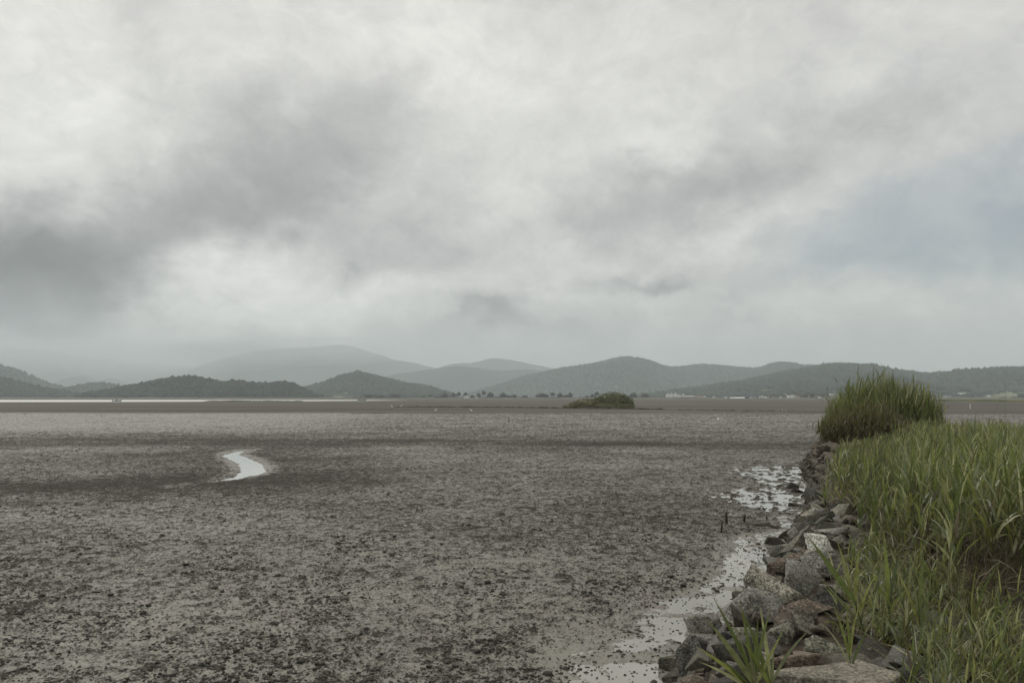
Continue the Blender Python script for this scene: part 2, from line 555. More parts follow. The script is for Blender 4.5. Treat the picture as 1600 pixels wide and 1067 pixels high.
def mud_fields(x, y):
    """height, lump (0..1), wetness and smoothness of the mudflat"""
    D = np.hypot(x * 0.55, y)
    near = 1 - sstep(45, 75, D)
    wx = x + 0.10 * noise2(x * 2.1, y * 2.1, 40)
    wy = y + 0.10 * noise2(x * 2.1, y * 2.1, 41)
    a = noise2(wx * 3.1, wy * 3.1, 1)
    b = noise2(wx * 7.3, wy * 7.3, 2)
    c = noise2(wx * 16.0, wy * 16.0, 3)
    e = noise2(wx * 34.0, wy * 34.0, 4)
    large = fbm(x * 0.33, y * 0.33, 6, 3)
    patch = 0.35 + 0.65 * sstep(-0.5, 0.6, fbm(x * 0.9, y * 0.9, 9, 2))
    lump = 0.45 * np.clip(a + 0.15, 0, 1) * patch + 0.40 * np.clip(b, 0, 1) + 0.32 * np.clip(c, 0, 1) * (0.4 + 0.6 * patch) + 0.14 * e
    far = sstep(30, 80, y)
    hh = noise2(x * 1.15, y * 1.15, 7)
    lump = lump + far * (0.18 * hh + 0.30 * np.abs(rng.normal(size=x.shape)) - 0.15)
    z = 0.072 * lump + 0.007 * large + 0.005 * c
    s = -bank_s(x, y)                                        # metres left of the bank's foot
    width = 1.62 + 1.0 * fbm(x * 0.21 + 4, y * 0.21, 12, 2) + 0.35 * noise2(x * 1.3, y * 1.3, 14)
    dry = sstep(16.0, 17.2, y) * (1 - sstep(19.0, 21.0, y))  # mud ridge round the stakes
    fade = sstep(31, 37, y)
    width = width * (1 + 0.5 * sstep(20, 24, y)) * (1 - 0.65 * dry) * (1 - fade)
    pool = 1 - sstep(0.55, 1.45, s / np.maximum(width, 0.05))
    pool = pool * (s > -3) * (1 - fade)
    base = 0.040 - 0.054 * pool + 0.030 * pool * np.abs(noise2(x * 1.6, y * 0.8, 61)) * sstep(12, 19, y) - 0.008 * pool * sstep(18, 22, y)
    base = base + pool * 0.048 * np.clip(fbm(x * 0.9, y * 1.3, 63, 3) - 0.12, 0, 0.7) * (1 - 0.85 * sstep(17, 22, y))
    brk = 0.45 * noise2(x * 1.3, y * 0.9, 64) + 0.7 * noise2(x * 3.4, y * 2.4, 65) + 0.6 * noise2(x * 7.5, y * 5.5, 66) - 0.12
    base = base + pool * sstep(15, 20, y) * 0.075 * np.clip(brk, -0.1, 1.0)
    lump = lump + pool * sstep(15, 20, y) * 0.9 * np.clip(brk, 0, 0.8)
    right = sstep(0.0, -6.0, s)
    base = base + 0.03 * right
    # shallow gully
    sd = poly_sd(x, y, STREAM)
    cut = 1 - sstep(-0.28, 0.22, sd + 0.12 * noise2(x * 4, y * 4, 21))
    base = base - cut * 0.085 + 0.012 * (1 - sstep(0.3, 4.5, sd)) * (1 - cut)
    z = z * (1 - 0.75 * cut) * (1 - (0.25 + 0.3 * (1 - sstep(12, 16, y))) * pool) + base
    # wetness: drier belts run across the flat
    wob = 2.0 * fbm(x * 0.05, y * 0.05, 31, 3)
    belt = np.exp(-((y + 0.06 * x + wob - 49.0) / 4.0) ** 2)
    levee = (1 - sstep(0.4, 7.0, sd)) * 0.8
    belt2 = np.exp(-((y - 0.10 * x + wob * 0.5 - 27.0) / 2.0) ** 2) * sstep(2, -12, x) * 0.7
    belt = belt * (0.55 + 0.45 * noise2(x * 0.08, y * 0.25, 37))
    wet = 0.53 - 0.40 * belt - 0.24 * levee - 0.30 * belt2 + 0.34 * (1 - sstep(0.1, 0.8, sd)) + 0.35 * pool * (1 - 0.8 * sstep(15, 20, y)) + 0.16 * sstep(54, 80, y) * (1 - sstep(120, 150, y)) + 0.10 * fbm(x * 0.13, y * 0.13, 33, 3)
    wet = wet + 0.25 * sstep(10, 30, -x) * sstep(55, 75, y)
    smo = sstep(128, 146, y + 14 * noise2(x * 0.02, y * 0.02, 35) + 0.06 * x)
    z = z * (1 - 0.7 * smo) + 0.02 * smo
    return z, lump, wet, smo


# ------------------------------------------------------------------ mudflat
def fan(name, r0, r1, step, ncol, umax, zoff=0.0):
    rows = [r0]
    while rows[-1] < r1:
        rows.append(rows[-1] * (1 + step))
    rr = np.array(rows)
    uu = np.linspace(-umax, umax, ncol)
    Y, U = np.meshgrid(rr, uu, indexing="ij")
    X = U * (Y + 1.5)
    z, lump, wet, smo = mud_fields(X, Y)
    V = np.stack([X, Y, z + zoff], -1).reshape(-1, 3)
    i = np.arange(len(rr) - 1)[:, None] * ncol + np.arange(ncol - 1)[None, :]
    F = np.stack([i, i + 1, i + ncol + 1, i + ncol], -1).reshape(-1, 4)
    return mesh_np(name, V, F, M_MUD, True, {"lump": lump, "wet": wet, "smoothmud": smo})


mud = link("mudflat", fan("mudflat", 6.6, 138.0, 0.0034, 880, 0.80))
tag(mud, "lumpy grey brown tidal mudflat stretching from the stone bank to the horizon", "mudflat", kind="structure")
far_mud = link("mudflat", fan("far_mudflat", 135.0, 13500.0, 0.018, 260, 1.1, -0.03), mud)
tag(far_mud, kind="structure")
gv = np.array([(-15000, -3000, -0.9), (15000, -3000, -0.9), (15000, 15000, -0.9), (-15000, 15000, -0.9)], dtype=float)
ground = link("ground", mesh_np("ground", gv, np.array([[0, 1, 2, 3]]), M_EARTH))
tag(ground, "bare brown ground under the mudflat and hills", "ground", kind="structure")


def sheet(name, pts, z, mat, label, cat):
    bm = bmesh.new()
    bm.faces.new([bm.verts.new((p[0], p[1], z)) for p in pts])
    bmesh.ops.recalc_face_normals(bm, faces=bm.faces)
    if next(iter(bm.faces)).normal.z < 0:
        bmesh.ops.reverse_faces(bm, faces=bm.faces[:])
    me = bpy.data.meshes.new(name)
    bm.to_mesh(me)
    bm.free()
    me.materials.append(mat)
    return tag(link(name, me), label, cat, kind="structure")


strip = [(foot_x(d) + 0.7, d) for d in np.linspace(5.0, 37, 24)]
strip += [(foot_x(d) - 6.5, d) for d in np.linspace(37, 5.0, 24)]
sheet("pool_water", strip, 0.0, M_POOL, "shallow grey pool of water along the foot of the stone bank", "water")
cx, cy = STREAM.mean(0)
sheet("stream_water", [(cx - 7.5, cy - 9), (cx + 3.5, cy - 9), (cx + 3.5, cy + 10), (cx - 7.5, cy + 10)], 0.018, M_SEA,
      "bright winding stream of water in the gully on the mud", "water")
sea_px = [(-200, 628.2), (120, 628.0), (330, 627.4), (352, 626.2), (440, 626.0), (470, 626.8), (560, 626.2), (640, 625.2), (560, 624.5), (300, 624.6), (-200, 624.7)]
sheet("tidal_water", [on_level(a, b, 0.12)[:2] for a, b in sea_px], 0.12, M_TIDE, "bright strip of tidal water before the far shore on the left", "water")


# ------------------------------------------------------------------ hills
ICO = {}


def ico(sub):
    if sub not in ICO:
        bm = bmesh.new()
        bmesh.ops.create_icosphere(bm, subdivisions=sub, radius=1.0)
        bm.verts.ensure_lookup_table()
        ICO[sub] = (np.array([v.co[:] for v in bm.verts]), np.array([[v.index for v in f.verts] for f in bm.faces]))
        bm.free()
    return ICO[sub]


HILLS = []


class Hill:
    def __init__(s, D, prof, front, back, seed, tree):
        P = np.array([at_depth(a, b, D) for a, b in prof])
        s.D, s.front, s.back, s.seed, s.tree = D, front, back, seed, tree
        s.X, s.Z = P[:, 0], np.maximum(P[:, 2] - tree * 0.7, -8.0)
        HILLS.append(s)

    def z(s, x, y):
        x = np.asarray(x, dtype=float)
        y = np.asarray(y, dtype=float)
        k = s.front
        xs = x + 0.10 * k * noise2(x / k * 1.1, y / k * 1.1, s.seed + 5)
        ridge = np.interp(xs, s.X, s.Z, left=-8, right=-8)
        # smooth profile a little
        for o in (0.02, -0.02):
            ridge = ridge + np.interp(xs + o * k, s.X, s.Z, left=-8, right=-8)
        ridge = ridge / 3
        ridge = ridge * (1 + 0.05 * fbm(x / k * 3.1, x * 0 + s.seed, s.seed + 2, 5, 0.6))
        t = np.where(y < s.D, (s.D - y) / s.front, (y - s.D) / s.back)
        spur = fbm(x / k * 1.9, y / k * 0.7, s.seed, 4)
        t2 = np.clip(t * (1 + 0.45 * spur * np.clip(t * 3, 0, 1)), 0, 1.3)
        shape = np.where(t2 < 1, 0.5 + 0.5 * np.cos(np.pi * np.clip(t2, 0, 1)), 0)
        return (ridge + 8) * shape - 8 + ridge * 0.05 * noise2(x / k * 6, y / k * 6, s.seed + 9) * np.clip(t * 4, 0, 1)


def make_hill(name, label, D, prof, front, back, seed, mat, nx, ny, tree=0.0, crown=None, spacing=10.0, density=0.9):
    h = Hill(D, prof, front, back, seed, tree)
    xs = np.linspace(h.X[0], h.X[-1], nx)
    ys = np.concatenate([np.linspace(D - front * 1.25, D, ny), np.linspace(D, D + back, max(4, ny // 3))[1:]])
    Y, X = np.meshgrid(ys, xs, indexing="ij")
    Z = h.z(X, Y)
    V = np.stack([X, Y, Z], -1).reshape(-1, 3)
    i = np.arange(len(ys) - 1)[:, None] * nx + np.arange(nx - 1)[None, :]
    F = np.stack([i, i + 1, i + nx + 1, i + nx], -1).reshape(-1, 4)
    o = tag(link(name, mesh_np(name, V, F, mat, True)), label, "hill" if name == "hill" else "mountain", kind="structure")
    if crown is not None:
        gx = np.arange(h.X[0], h.X[-1], spacing)
        gy = np.arange(D - front, D + spacing * 2, spacing)
        A, B = np.meshgrid(gx, gy)
        A = A.ravel() + rng.uniform(-0.5, 0.5, A.size) * spacing
        B = B.ravel() + rng.uniform(-0.5, 0.5, B.size) * spacing
        zz = h.z(A, B)
        keep = (zz > 2.0) & (fbm(A / 90, B / 90, seed + 3, 3) < density - 0.3 + sstep(0.1, 0.5, zz / max(h.Z.max(), 1)) * 0.9)
        A, B, zz = A[keep], B[keep], zz[keep]
        bv, bf = ico(1)
        n = len(A)
        rad = tree * rng.uniform(0.5, 1.0, n)
        hgt = tree * rng.uniform(0.45, 0.9, n) * np.where(rng.random(n) < 0.08, 1.25, 1.0)
        V = bv[None] * np.stack([rad, rad, hgt], -1)[:, None, :] * rng.uniform(0.75, 1.25, (n, len(bv), 1))
        V = V + np.stack([A, B, zz + hgt * 0.4], -1)[:, None, :]
        F = bf[None] + (np.arange(n) * len(bv))[:, None, None]
        w = link("woodland", mesh_np("woodland", V.reshape(-1, 3), F.reshape(-1, 3), crown, False), o)
        tag(w, kind="stuff")
    return o


H_FAR = hill_material("far_forest", (0.024, 0.033, 0.028), (0.044, 0.053, 0.040), (0.11, 0.12, 0.07), 0.004, 0.3, 60.0)
H_MID = hill_material("hill_forest", (0.022, 0.031, 0.022), (0.044, 0.054, 0.034), (0.19, 0.20, 0.11), 0.011, 1.0, 70.0)
H_NEAR = hill_material("shore_forest", (0.020, 0.030, 0.018), (0.04, 0.05, 0.028), (0.11, 0.12, 0.06), 0.014, 0.6, 30.0)
C_NEAR = crown_material("dark_crown", (0.014, 0.021, 0.015), (0.034, 0.043, 0.027))
C_MID = crown_material("hill_crown", (0.020, 0.029, 0.020), (0.046, 0.057, 0.034))

make_hill("mountain", "pale hazy mountain whose top fades into the cloud behind the left hills", 9300,
          [(300, 600), (345, 578), (380, 563), (440, 549), (500, 542), (540, 540), (580, 546), (620, 558), (660, 568), (700, 578), (760, 596), (800, 612)], 2600, 1500, 1, H_FAR, 160, 60)
make_hill("mountain", "faint wide mountain at far left almost lost in the haze", 10400,
          [(-260, 600), (-150, 560), (-60, 545), (30, 542), (90, 548), (150, 556), (230, 566), (300, 572), (360, 584), (420, 612)], 2600, 1500, 2, H_FAR, 120, 40)
make_hill("mountain", "small pale peak in the gap between the hazy mountain and the mast hill", 8800,
          [(620, 612), (670, 580), (700, 570), (735, 567), (770, 560), (800, 563), (850, 578), (900, 600), (930, 612)], 2000, 1200, 3, H_FAR, 100, 40)
make_hill("hill", "long low grey ridge in the gap before the small pale peak", 6300,
          [(560, 612), (620, 584), (680, 574), (715, 573), (740, 576), (790, 578), (840, 577), (880, 580), (940, 590), (1000, 612)], 1500, 900, 4, H_FAR, 140, 50)
make_hill("mountain", "faint mountain slope at the far right edge behind the village hill", 8300,
          [(1480, 612), (1540, 592), (1580, 579), (1610, 570), (1680, 556), (1760, 548), (1840, 570), (1900, 612)], 2000, 1200, 5, H_FAR, 90, 40)
make_hill("hill", "long grey hill with a thin mast on its rounded top", 4700,
          [(730, 616), (780, 602), (820, 588), (860, 578), (900, 571), (930, 566), (955, 559), (972, 557), (990, 558), (1005, 561), (1030, 571), (1060, 573),
           (1100, 569), (1130, 571), (1180, 577), (1230, 588), (1300, 604), (1360, 616)], 1400, 900, 6, H_FAR, 260, 70, 9.0, C_MID, 26.0, 1.2)
make_hill("hill", "small pointed hill showing over the shoulder of the wooded village hill", 4300,
          [(1100, 612), (1150, 588), (1190, 574), (1205, 566), (1216, 564), (1228, 565), (1240, 568), (1262, 571), (1300, 582), (1360, 604)], 800, 600, 7, H_FAR, 120, 40, 9.0, C_MID, 22.0, 1.2)
make_hill("hill", "broad wooded hill rising behind the village and the tall reed clump", 2750,
          [(960, 619), (1010, 613), (1080, 604), (1140, 594), (1180, 585), (1210, 578), (1250, 571), (1290, 569), (1320, 570), (1340, 576), (1355, 579), (1390, 581), (1430, 585), (1480, 596), (1540, 618)],
          900, 500, 8, H_MID, 220, 90, 11.0, C_MID, 13.0, 0.42)
make_hill("hill", "flat topped wooded hill behind the white buildings at right", 2500,
          [(1370, 618), (1410, 598), (1440, 586), (1480, 578), (1520, 576), (1545, 575), (1562, 577), (1580, 584), (1610, 588), (1660, 584), (1740, 590), (1800, 618)],
          750, 500, 9, H_MID, 150, 80, 10.0, C_MID, 12.0, 0.42)
make_hill("hill", "grey hill sloping down from the left edge behind the dark shore hill", 3200,
          [(-220, 600), (-120, 572), (-50, 568), (0, 571), (30, 577), (60, 588), (85, 598), (110, 605), (140, 618)], 600, 400, 10, H_MID, 120, 50, 11.0, C_MID, 14.0, 0.9)
make_hill("hill", "small hazy double bump far behind the low green hill at left", 7000,
          [(80, 614), (105, 600), (122, 589), (132, 587), (145, 592), (158, 601), (165, 596), (178, 591), (190, 595), (215, 614)], 700, 500, 11, H_FAR, 60, 30)
make_hill("hill", "low greenish hill between the left shore hill and the long dark wooded hill", 2900,
          [(60, 619), (100, 609), (125, 602), (150, 598), (178, 600), (200, 607), (240, 619)], 400, 300, 12, H_MID, 80, 40, 9.0, C_MID, 12.0, 0.7)
make_hill("hill", "dark hill on the left shore running down to the water", 2000,
          [(-160, 600), (-90, 590), (-40, 588), (0, 591), (40, 600), (70, 607), (110, 612), (150, 619.5)], 260, 200, 13, H_NEAR, 90, 40, 8.0, C_NEAR, 8.0, 1.2)
make_hill("hill", "long dark wooded hill with a bumpy treetop outline beyond the tidal water", 1750,
          [(110, 620), (150, 615), (172, 611), (190, 605), (230, 597), (270, 590), (295, 588), (320, 592), (345, 598), (375, 596), (410, 599), (432, 597), (450, 599), (465, 607), (490, 616), (520, 620)],
          200, 180, 14, H_NEAR, 130, 50, 8.0, C_NEAR, 6.5, 1.4)
make_hill("hill", "green cone shaped hill right of the long dark wooded hill", 2600,
          [(440, 618), (470, 609), (490, 603), (520, 596), (550, 585), (572, 580), (590, 584), (620, 590), (650, 599), (680, 603), (700, 611), (720, 619)],
          520, 300, 15, H_MID, 130, 70, 9.0, C_MID, 10.0, 0.55)


def hill_hit(px, py, lo=1000.0, hi=6000.0):
    d = ray(px, py)
    ds = np.arange(lo, hi, 6.0)
    xs, zs = d[0] / d[1] * ds, CAM_H + d[2] / d[1] * ds
    top = np.full(len(ds), 1.8)
    for h in HILLS:
        top = np.maximum(top, h.z(xs, ds))
    k = np.nonzero(zs <= top)[0]
    j = k[0] if len(k) else -1
    return np.array([xs[j], ds[j], top[j]])


# far shore: low ground carrying trees and houses
def ridge_strip(name, label, cat, pts, wid, hgt, seed, mat, n=160, kind="structure", parent=None, rough=0.5):
    P = np.array(pts, dtype=float)
    L = np.concatenate([[0], np.cumsum(np.hypot(*np.diff(P, axis=0).T))])
    t = np.linspace(0, L[-1], n)
    x, y = np.interp(t, L, P[:, 0]), np.interp(t, L, P[:, 1])
    prof = np.array([-1, -0.6, -0.25, 0.1, 0.5, 1.0])
    hh = np.array([-0.3, 0.55, 0.95, 1.0, 0.8, -0.3])
    ends = sstep(0, 0.04, t / L[-1]) * (1 - sstep(0.96, 1, t / L[-1]))
    Yo = y[:, None] + prof[None] * wid * (1 + 0.5 * noise2(t / wid * 0.4, t * 0 + seed, 3))[:, None]
    Zo = hh[None] * hgt * (ends * (1 + rough * fbm(t / wid * 0.9, t * 0 + seed, 4, 4)))[:, None]
    Zo = Zo + 0.12 * hgt * rng.normal(size=Zo.shape) * (hh > 0)[None]
    Xo = np.repeat(x[:, None], 6, 1)
    V = np.stack([Xo, Yo, Zo], -1).reshape(-1, 3)
    i = np.arange(n - 1)[:, None] * 6 + np.arange(5)[None]
    F = np.stack([i, i + 6, i + 7, i + 1], -1).reshape(-1, 4)
    o = link(name, mesh_np(name, V, F, mat, True), parent)
    return tag(o, label, cat, kind=kind)


M_SHORE = simple_mat("shore_field", (0.105, 0.095, 0.066), 0.9, 0.3, 0.02, 0.05)
M_MARSH = simple_mat("marsh_grass", (0.105, 0.112, 0.048), 0.9, 0.35, 0.05, 0.05)
M_RUBBLE = simple_mat("dark_rubble", (0.032, 0.029, 0.025), 0.85, 0.5, 0.6, 0.15)
ridge_strip("far_shore", "low brown land along the foot of the hills", "shore",
            [(-1500, 1640), (-600, 1560), (-200, 1400), (300, 1380), (900, 1420), (1700, 1500)], 120, 2.4, 4.0, M_SHORE, 220, rough=0.12)
p1, p2, p3 = on_level(1470, 627, 0), on_level(1540, 627.6, 0), on_level(1720, 627.6, 0)
ridge_strip("salt_marsh", "yellow green strip of salt marsh on the flat at right", "marsh", [p1[:2], p2[:2], p3[:2]], 30, 1.15, 7.0, M_MARSH, 120, rough=0.2)

# ------------------------------------------------------------------ low rubble lines on the far flat
def px_line(pts):
    return [on_level(a, b, 0.0)[:2] for a, b in pts]


ridge_strip("mud_bank", "low dark rubble bank running left from the bushy islet", "bank",
            px_line([(612, 636.2), (700, 636.6), (800, 637.2), (880, 638.4), (1000, 639.6), (1050, 640.2)]), 3.2, 0.30, 1.0, M_RUBBLE, 420, rough=0.9)
ridge_strip("mud_bank", "thin broken dark line of rubble from the islet to the tall reed clump", "bank",
            px_line([(1050, 640.8), (1140, 642), (1200, 642.6), (1300, 644.4), (1340, 645)]), 1.5, 0.14, 2.0, M_RUBBLE, 300, rough=1.2)
ridge_strip("mud_bank", "short thin dark line on the mud before the two white egrets", "bank",
            px_line([(548, 646.6), (575, 646.5), (606, 646.0)]), 0.8, 0.12, 3.0, M_RUBBLE, 90, rough=0.6)
ridge_strip("mud_spit", "low dark mud spit reaching into the tidal water at left", "mudbank",
            px_line([(325, 627.5), (360, 627.2), (440, 627.2), (470, 627.6)]), 14, 0.55, 3.5, M_RUBBLE, 60, rough=0.4)

# ------------------------------------------------------------------ plants from blades
def blades(P0, phi, th0, kap, L, W, K, twist, cols, prof=None, roll=0.0):
    """curved tapering leaf strips, all at once: P0 (n,3), the rest (n,)"""
    n = len(P0)
    s = np.linspace(0, 1, K + 1)
    th = th0[:, None] - kap[:, None] * s[None] ** 1.3
    seg = L[:, None] / K
    mid = (th[:, :-1] + th[:, 1:]) / 2
    hx = np.concatenate([np.zeros((n, 1)), np.cumsum(np.cos(mid) * seg, 1)], 1)
    hz = np.concatenate([np.zeros((n, 1)), np.cumsum(np.sin(mid) * seg, 1)], 1)
    C = np.stack([P0[:, None, 0] + hx * np.cos(phi)[:, None], P0[:, None, 1] + hx * np.sin(phi)[:, None], P0[:, None, 2] + hz], -1)
    if prof is None:
        prof = np.interp(s, [0, 0.15, 0.4, 0.7, 1.0], [0.45, 0.85, 1.0, 0.62, 0.03])
    tw = twist[:, None] * s[None] + np.reshape(roll, (-1, 1))
    ct, st = np.cos(tw), np.sin(tw)
    side = np.stack([-np.sin(phi)[:, None] * ct - np.cos(phi)[:, None] * np.sin(th) * st,
                     np.cos(phi)[:, None] * ct - np.sin(phi)[:, None] * np.sin(th) * st, np.cos(th) * st], -1)
    hw = (W[:, None] * prof[None] / 2)[..., None]
    V = np.stack([C - side * hw, C + side * hw], 2).reshape(-1, 3)
    base = np.arange(n)[:, None] * (2 * (K + 1)) + np.arange(K)[None] * 2
    F = np.stack([base, base + 1, base + 3, base + 2], -1).reshape(-1, 4)
    cc = np.repeat(cols, 2 * (K + 1), 0)
    return V, F, cc, C


class Bag:
    def __init__(s):
        s.v, s.f, s.c, s.n = [], [], [], 0

    def add(s, V, F, c):
        s.v.append(V)
        s.f.append(F + s.n)
        s.c.append(c)
        s.n += len(V)

    def mesh(s, name, mat):
        q = {}
        for f in s.f:
            q.setdefault(f.shape[1], []).append(f)
        return mesh_np(name, np.concatenate(s.v), [np.concatenate(x) for x in q.values()], mat, True, cols=np.concatenate(s.c))


def tubes(P0, P1, bend, r0, r1, cols, K=3):
    """thin three sided stems from P0 to P1"""
    n = len(P0)
    s = np.linspace(0, 1, K + 1)
    C = P0[:, None] * (1 - s)[None, :, None] + P1[:, None] * s[None, :, None] + bend[:, None, :] * (4 * s * (1 - s))[None, :, None]
    a = np.arange(3) * 2 * np.pi / 3
    ring = np.stack([np.cos(a), np.sin(a), 0 * a], -1)
    rad = r0[:, None] * (1 - s)[None] + r1[:, None] * s[None]
    V = (C[:, :, None, :] + ring[None, None] * rad[:, :, None, None]).reshape(-1, 3)
    b = (np.arange(n)[:, None, None] * (3 * (K + 1)) + np.arange(K)[None, :, None] * 3 + np.arange(3)[None, None])
    nx = (np.arange(n)[:, None, None] * (3 * (K + 1)) + np.arange(K)[None, :, None] * 3 + ((np.arange(3) + 1) % 3)[None, None])
    F = np.stack([b, nx, nx + 3, b + 3], -1).reshape(-1, 4)
    return V, F, np.repeat(cols, 3 * (K + 1), 0)


GREENS = np.array([(0.190, 0.218, 0.066), (0.120, 0.150, 0.054), (0.085, 0.112, 0.044), (0.250, 0.262, 0.082), (0.195, 0.208, 0.108), (0.320, 0.318, 0.160)])
DRY = np.array([(0.16, 0.12, 0.072), (0.20, 0.165, 0.10), (0.10, 0.072, 0.045), (0.13, 0.088, 0.058)])


def pick(pal, n):
    return pal[rng.integers(0, len(pal), n)] * rng.uniform(0.8, 1.2, (n, 1))


def reed_stand(bag, x, y, z, H, nleaf, leafL, leafW, lean=0.18, wind=0.35, palette=GREENS, dry=0.06, low=0.3, K=4, phi=None):
    n = len(x)
    ln = H * lean * rng.uniform(0.1, 1.0, n)
    phi = rng.uniform(0, 2 * np.pi, n) if phi is None else phi
    P0 = np.stack([x, y, z], -1)
    P1 = P0 + np.stack([np.cos(phi) * ln + wind * 0.25 * H, np.sin(phi) * ln, H * 0.90], -1)
    bend = np.stack([-np.cos(phi) * ln * 0.2, -np.sin(phi) * ln * 0.2, 0 * H], -1)
    stemc = np.where(rng.random(n)[:, None] < 0.55, pick(DRY, n) * 0.8, pick(palette, n) * 0.8)
    bag.add(*tubes(P0, P1, bend, 0.0042 + 0 * H, 0.002 + 0 * H, stemc))
    idx = np.repeat(np.arange(n), nleaf)
    k = np.tile(np.arange(nleaf), n)
    s = low + (1 - low) * (k + rng.uniform(0, 0.9, len(k))) / nleaf
    s = np.clip(s, 0, 1)
    base = P0[idx] * (1 - s)[:, None] + P1[idx] * s[:, None] + bend[idx] * (4 * s * (1 - s))[:, None]
    az_ = phi[idx] + k * 2.6 + rng.normal(0, 0.5, len(k))
    vx, vy = np.cos(az_) + wind * 1.3, np.sin(az_)
    az_ = np.arctan2(vy, vx)
    th0 = R(78) - rng.uniform(0, 0.55, len(k)) * (1.15 - s)
    th0 = th0 + 0.12 * (s > 0.9)
    kap = rng.uniform(0.2, 1.45, len(k)) ** 1.3 * (1.55 - 1.05 * s)
    Ls = leafL * rng.uniform(0.65, 1.2, len(k)) * np.clip(H[idx] / 1.3, 0.5, 1.4)
    Ws = leafW * rng.uniform(0.6, 1.25, len(k))
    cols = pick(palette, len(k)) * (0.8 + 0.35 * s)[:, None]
    dead = rng.random(len(k)) < dry + 0.35 * np.clip(0.5 - s, 0, 1)
    cols[dead] = pick(DRY, dead.sum())
    V, F, c, _ = blades(base, az_, th0, kap, Ls, Ws, K, rng.normal(0, 0.7, len(k)), cols, roll=rng.normal(0, 0.6, len(k)))
    bag.add(V, F, c)


def scatter(n, dlo, dhi, fn):
    """random points on the crest: fn(s, D) -> keep mask"""
    D = rng.uniform(dlo, dhi, n)
    s = rng.uniform(0.6, 7.6, n)
    x = foot_x(D) + s / 0.92
    keep = fn(s, D)
    return x[keep], D[keep], s[keep]


def front_line(D):
    return np.where(D < 12.5, 1.25 + np.clip(12.5 - D, 0, 6.5) * 0.21, 1.2)


# tall reeds
bag = Bag()
x, y, s = scatter(9000, 6.6, 23.5, lambda s, D: (s > front_line(D) + rng.normal(0, 0.16, len(s)) - 0.12 * sstep(8, 11, D)) & (s < 6.9) & (rng.random(len(s)) < 0.56 - 0.012 * (D - 7)) & (noise2(foot_x(D) + s * 1.3, D * 1.1, 73) + 0.5 * rng.random(len(s)) > -0.28))
edge = sstep(0.0, np.where(y < 11, 0.6, 1.4), s - front_line(y))
H = (1.46 - 0.038 * (y - 7)) * (0.60 + 0.40 * edge) * rng.uniform(0.66, 1.04, len(x)) * (1.02 + 0.30 * fbm(x * 0.55, y * 0.55, 71, 2)) * (1 - 0.45 * sstep(4.2, 6.8, s))
mound = 0.80 + 0.30 * sstep(-0.35, 0.55, fbm(x * 0.45 + 3.1, y * 0.38, 74, 2)) - 0.22 * sstep(4.6, 6.6, s)
H = np.minimum(H, (1.52 - 0.032 * y) * mound * rng.uniform(0.74, 1.06, len(x)) * np.where(rng.random(len(x)) < 0.05, 1.17, 1.0))
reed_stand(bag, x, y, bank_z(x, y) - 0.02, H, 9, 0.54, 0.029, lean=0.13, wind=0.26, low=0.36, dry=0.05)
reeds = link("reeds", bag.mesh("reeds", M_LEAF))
tag(reeds, "dense stand of tall green reeds growing on the crest of the stone bank", "reeds", kind="stuff")

bag = Bag()
x, y, s = scatter(2200, 22.5, 29.0, lambda s, D: (s > 3.0 + 0.3 * noise2(D, D * 0, 8)) & (s < 6.8))
reed_stand(bag, x, y, bank_z(x, y) - 0.02, rng.uniform(0.5, 1.0, len(x)), 7, 0.42, 0.03, wind=0.25, low=0.2)
tag(link("reeds", bag.mesh("reeds", M_LEAF)), "lower green reeds filling the crest between the near stand and the far clump", "reeds", kind="stuff")

# dead stems and thatch below them
bag = Bag()
x, y, s = scatter(9000, 6.0, 20.0, lambda s, D: (s > front_line(D) - 0.15) & (s < 6.5) & (s < front_line(D) + 2.2) & (rng.random(len(s)) < 0.6))
n = len(x)
P0 = np.stack([x, y, bank_z(x, y) - 0.02], -1)
hh = rng.uniform(0.35, 1.0, n)
P1 = P0 + np.stack([rng.normal(0.05, 0.22, n), rng.normal(0, 0.22, n), hh], -1)
bag.add(*tubes(P0, P1, np.zeros((n, 3)), np.full(n, 0.0038), np.full(n, 0.002), pick(DRY, n), 1))
n2 = 5000
ii = rng.integers(0, n, n2)
V, F, c, _ = blades(P0[ii] + np.stack([0 * ii, 0 * ii, rng.uniform(0, 0.35, n2)], -1), rng.uniform(0, 6.28, n2), rng.uniform(0.2, 1.3, n2), rng.uniform(0.2, 1.8, n2),
                    rng.uniform(0.2, 0.5, n2), rng.uniform(0.006, 0.014, n2), 3, rng.normal(0, 1, n2), pick(DRY, n2))
bag.add(V, F, c)
tag(link("reed_thatch", bag.mesh("reed_thatch", M_LEAF)), "brown dead reed stems and thatch under the tall green reeds", "dead reeds", kind="stuff")

# short grass in front
bag = Bag()
x, y, s = scatter(34000, 3.9, 10.0, lambda s, D: (s > 1.62 + 0.32 * noise2(D * 1.7, D * 0, 4) + 0.40 * (1 - sstep(5.0, 6.2, D))) & (s < front_line(D) + 0.2) & (s < 5.5) & (rng.random(len(s)) < 0.85))
n = len(x)
P0 = np.stack([x, y, bank_z(x, y) - 0.02], -1)
tuft = sstep(-0.4, 0.6, fbm(x * 1.6, y * 1.6, 81, 2))
Lg = rng.uniform(0.14, 0.40, n) * (0.5 + 0.7 * tuft) * (1 - 0.35 * sstep(2.2, 3.2, s))
cols = pick(GREENS, n) * 1.1
dead = rng.random(n) < 0.22
cols[dead] = pick(DRY, dead.sum())
V, F, c, _ = blades(P0, rng.uniform(0, 6.28, n), rng.uniform(0.9, 1.5, n), rng.uniform(0.1, 1.5, n), Lg, rng.uniform(0.005, 0.013, n), 4, rng.normal(0, 0.6, n), cols)
bag.add(V, F, c)
k = rng.random(n) < 0.085
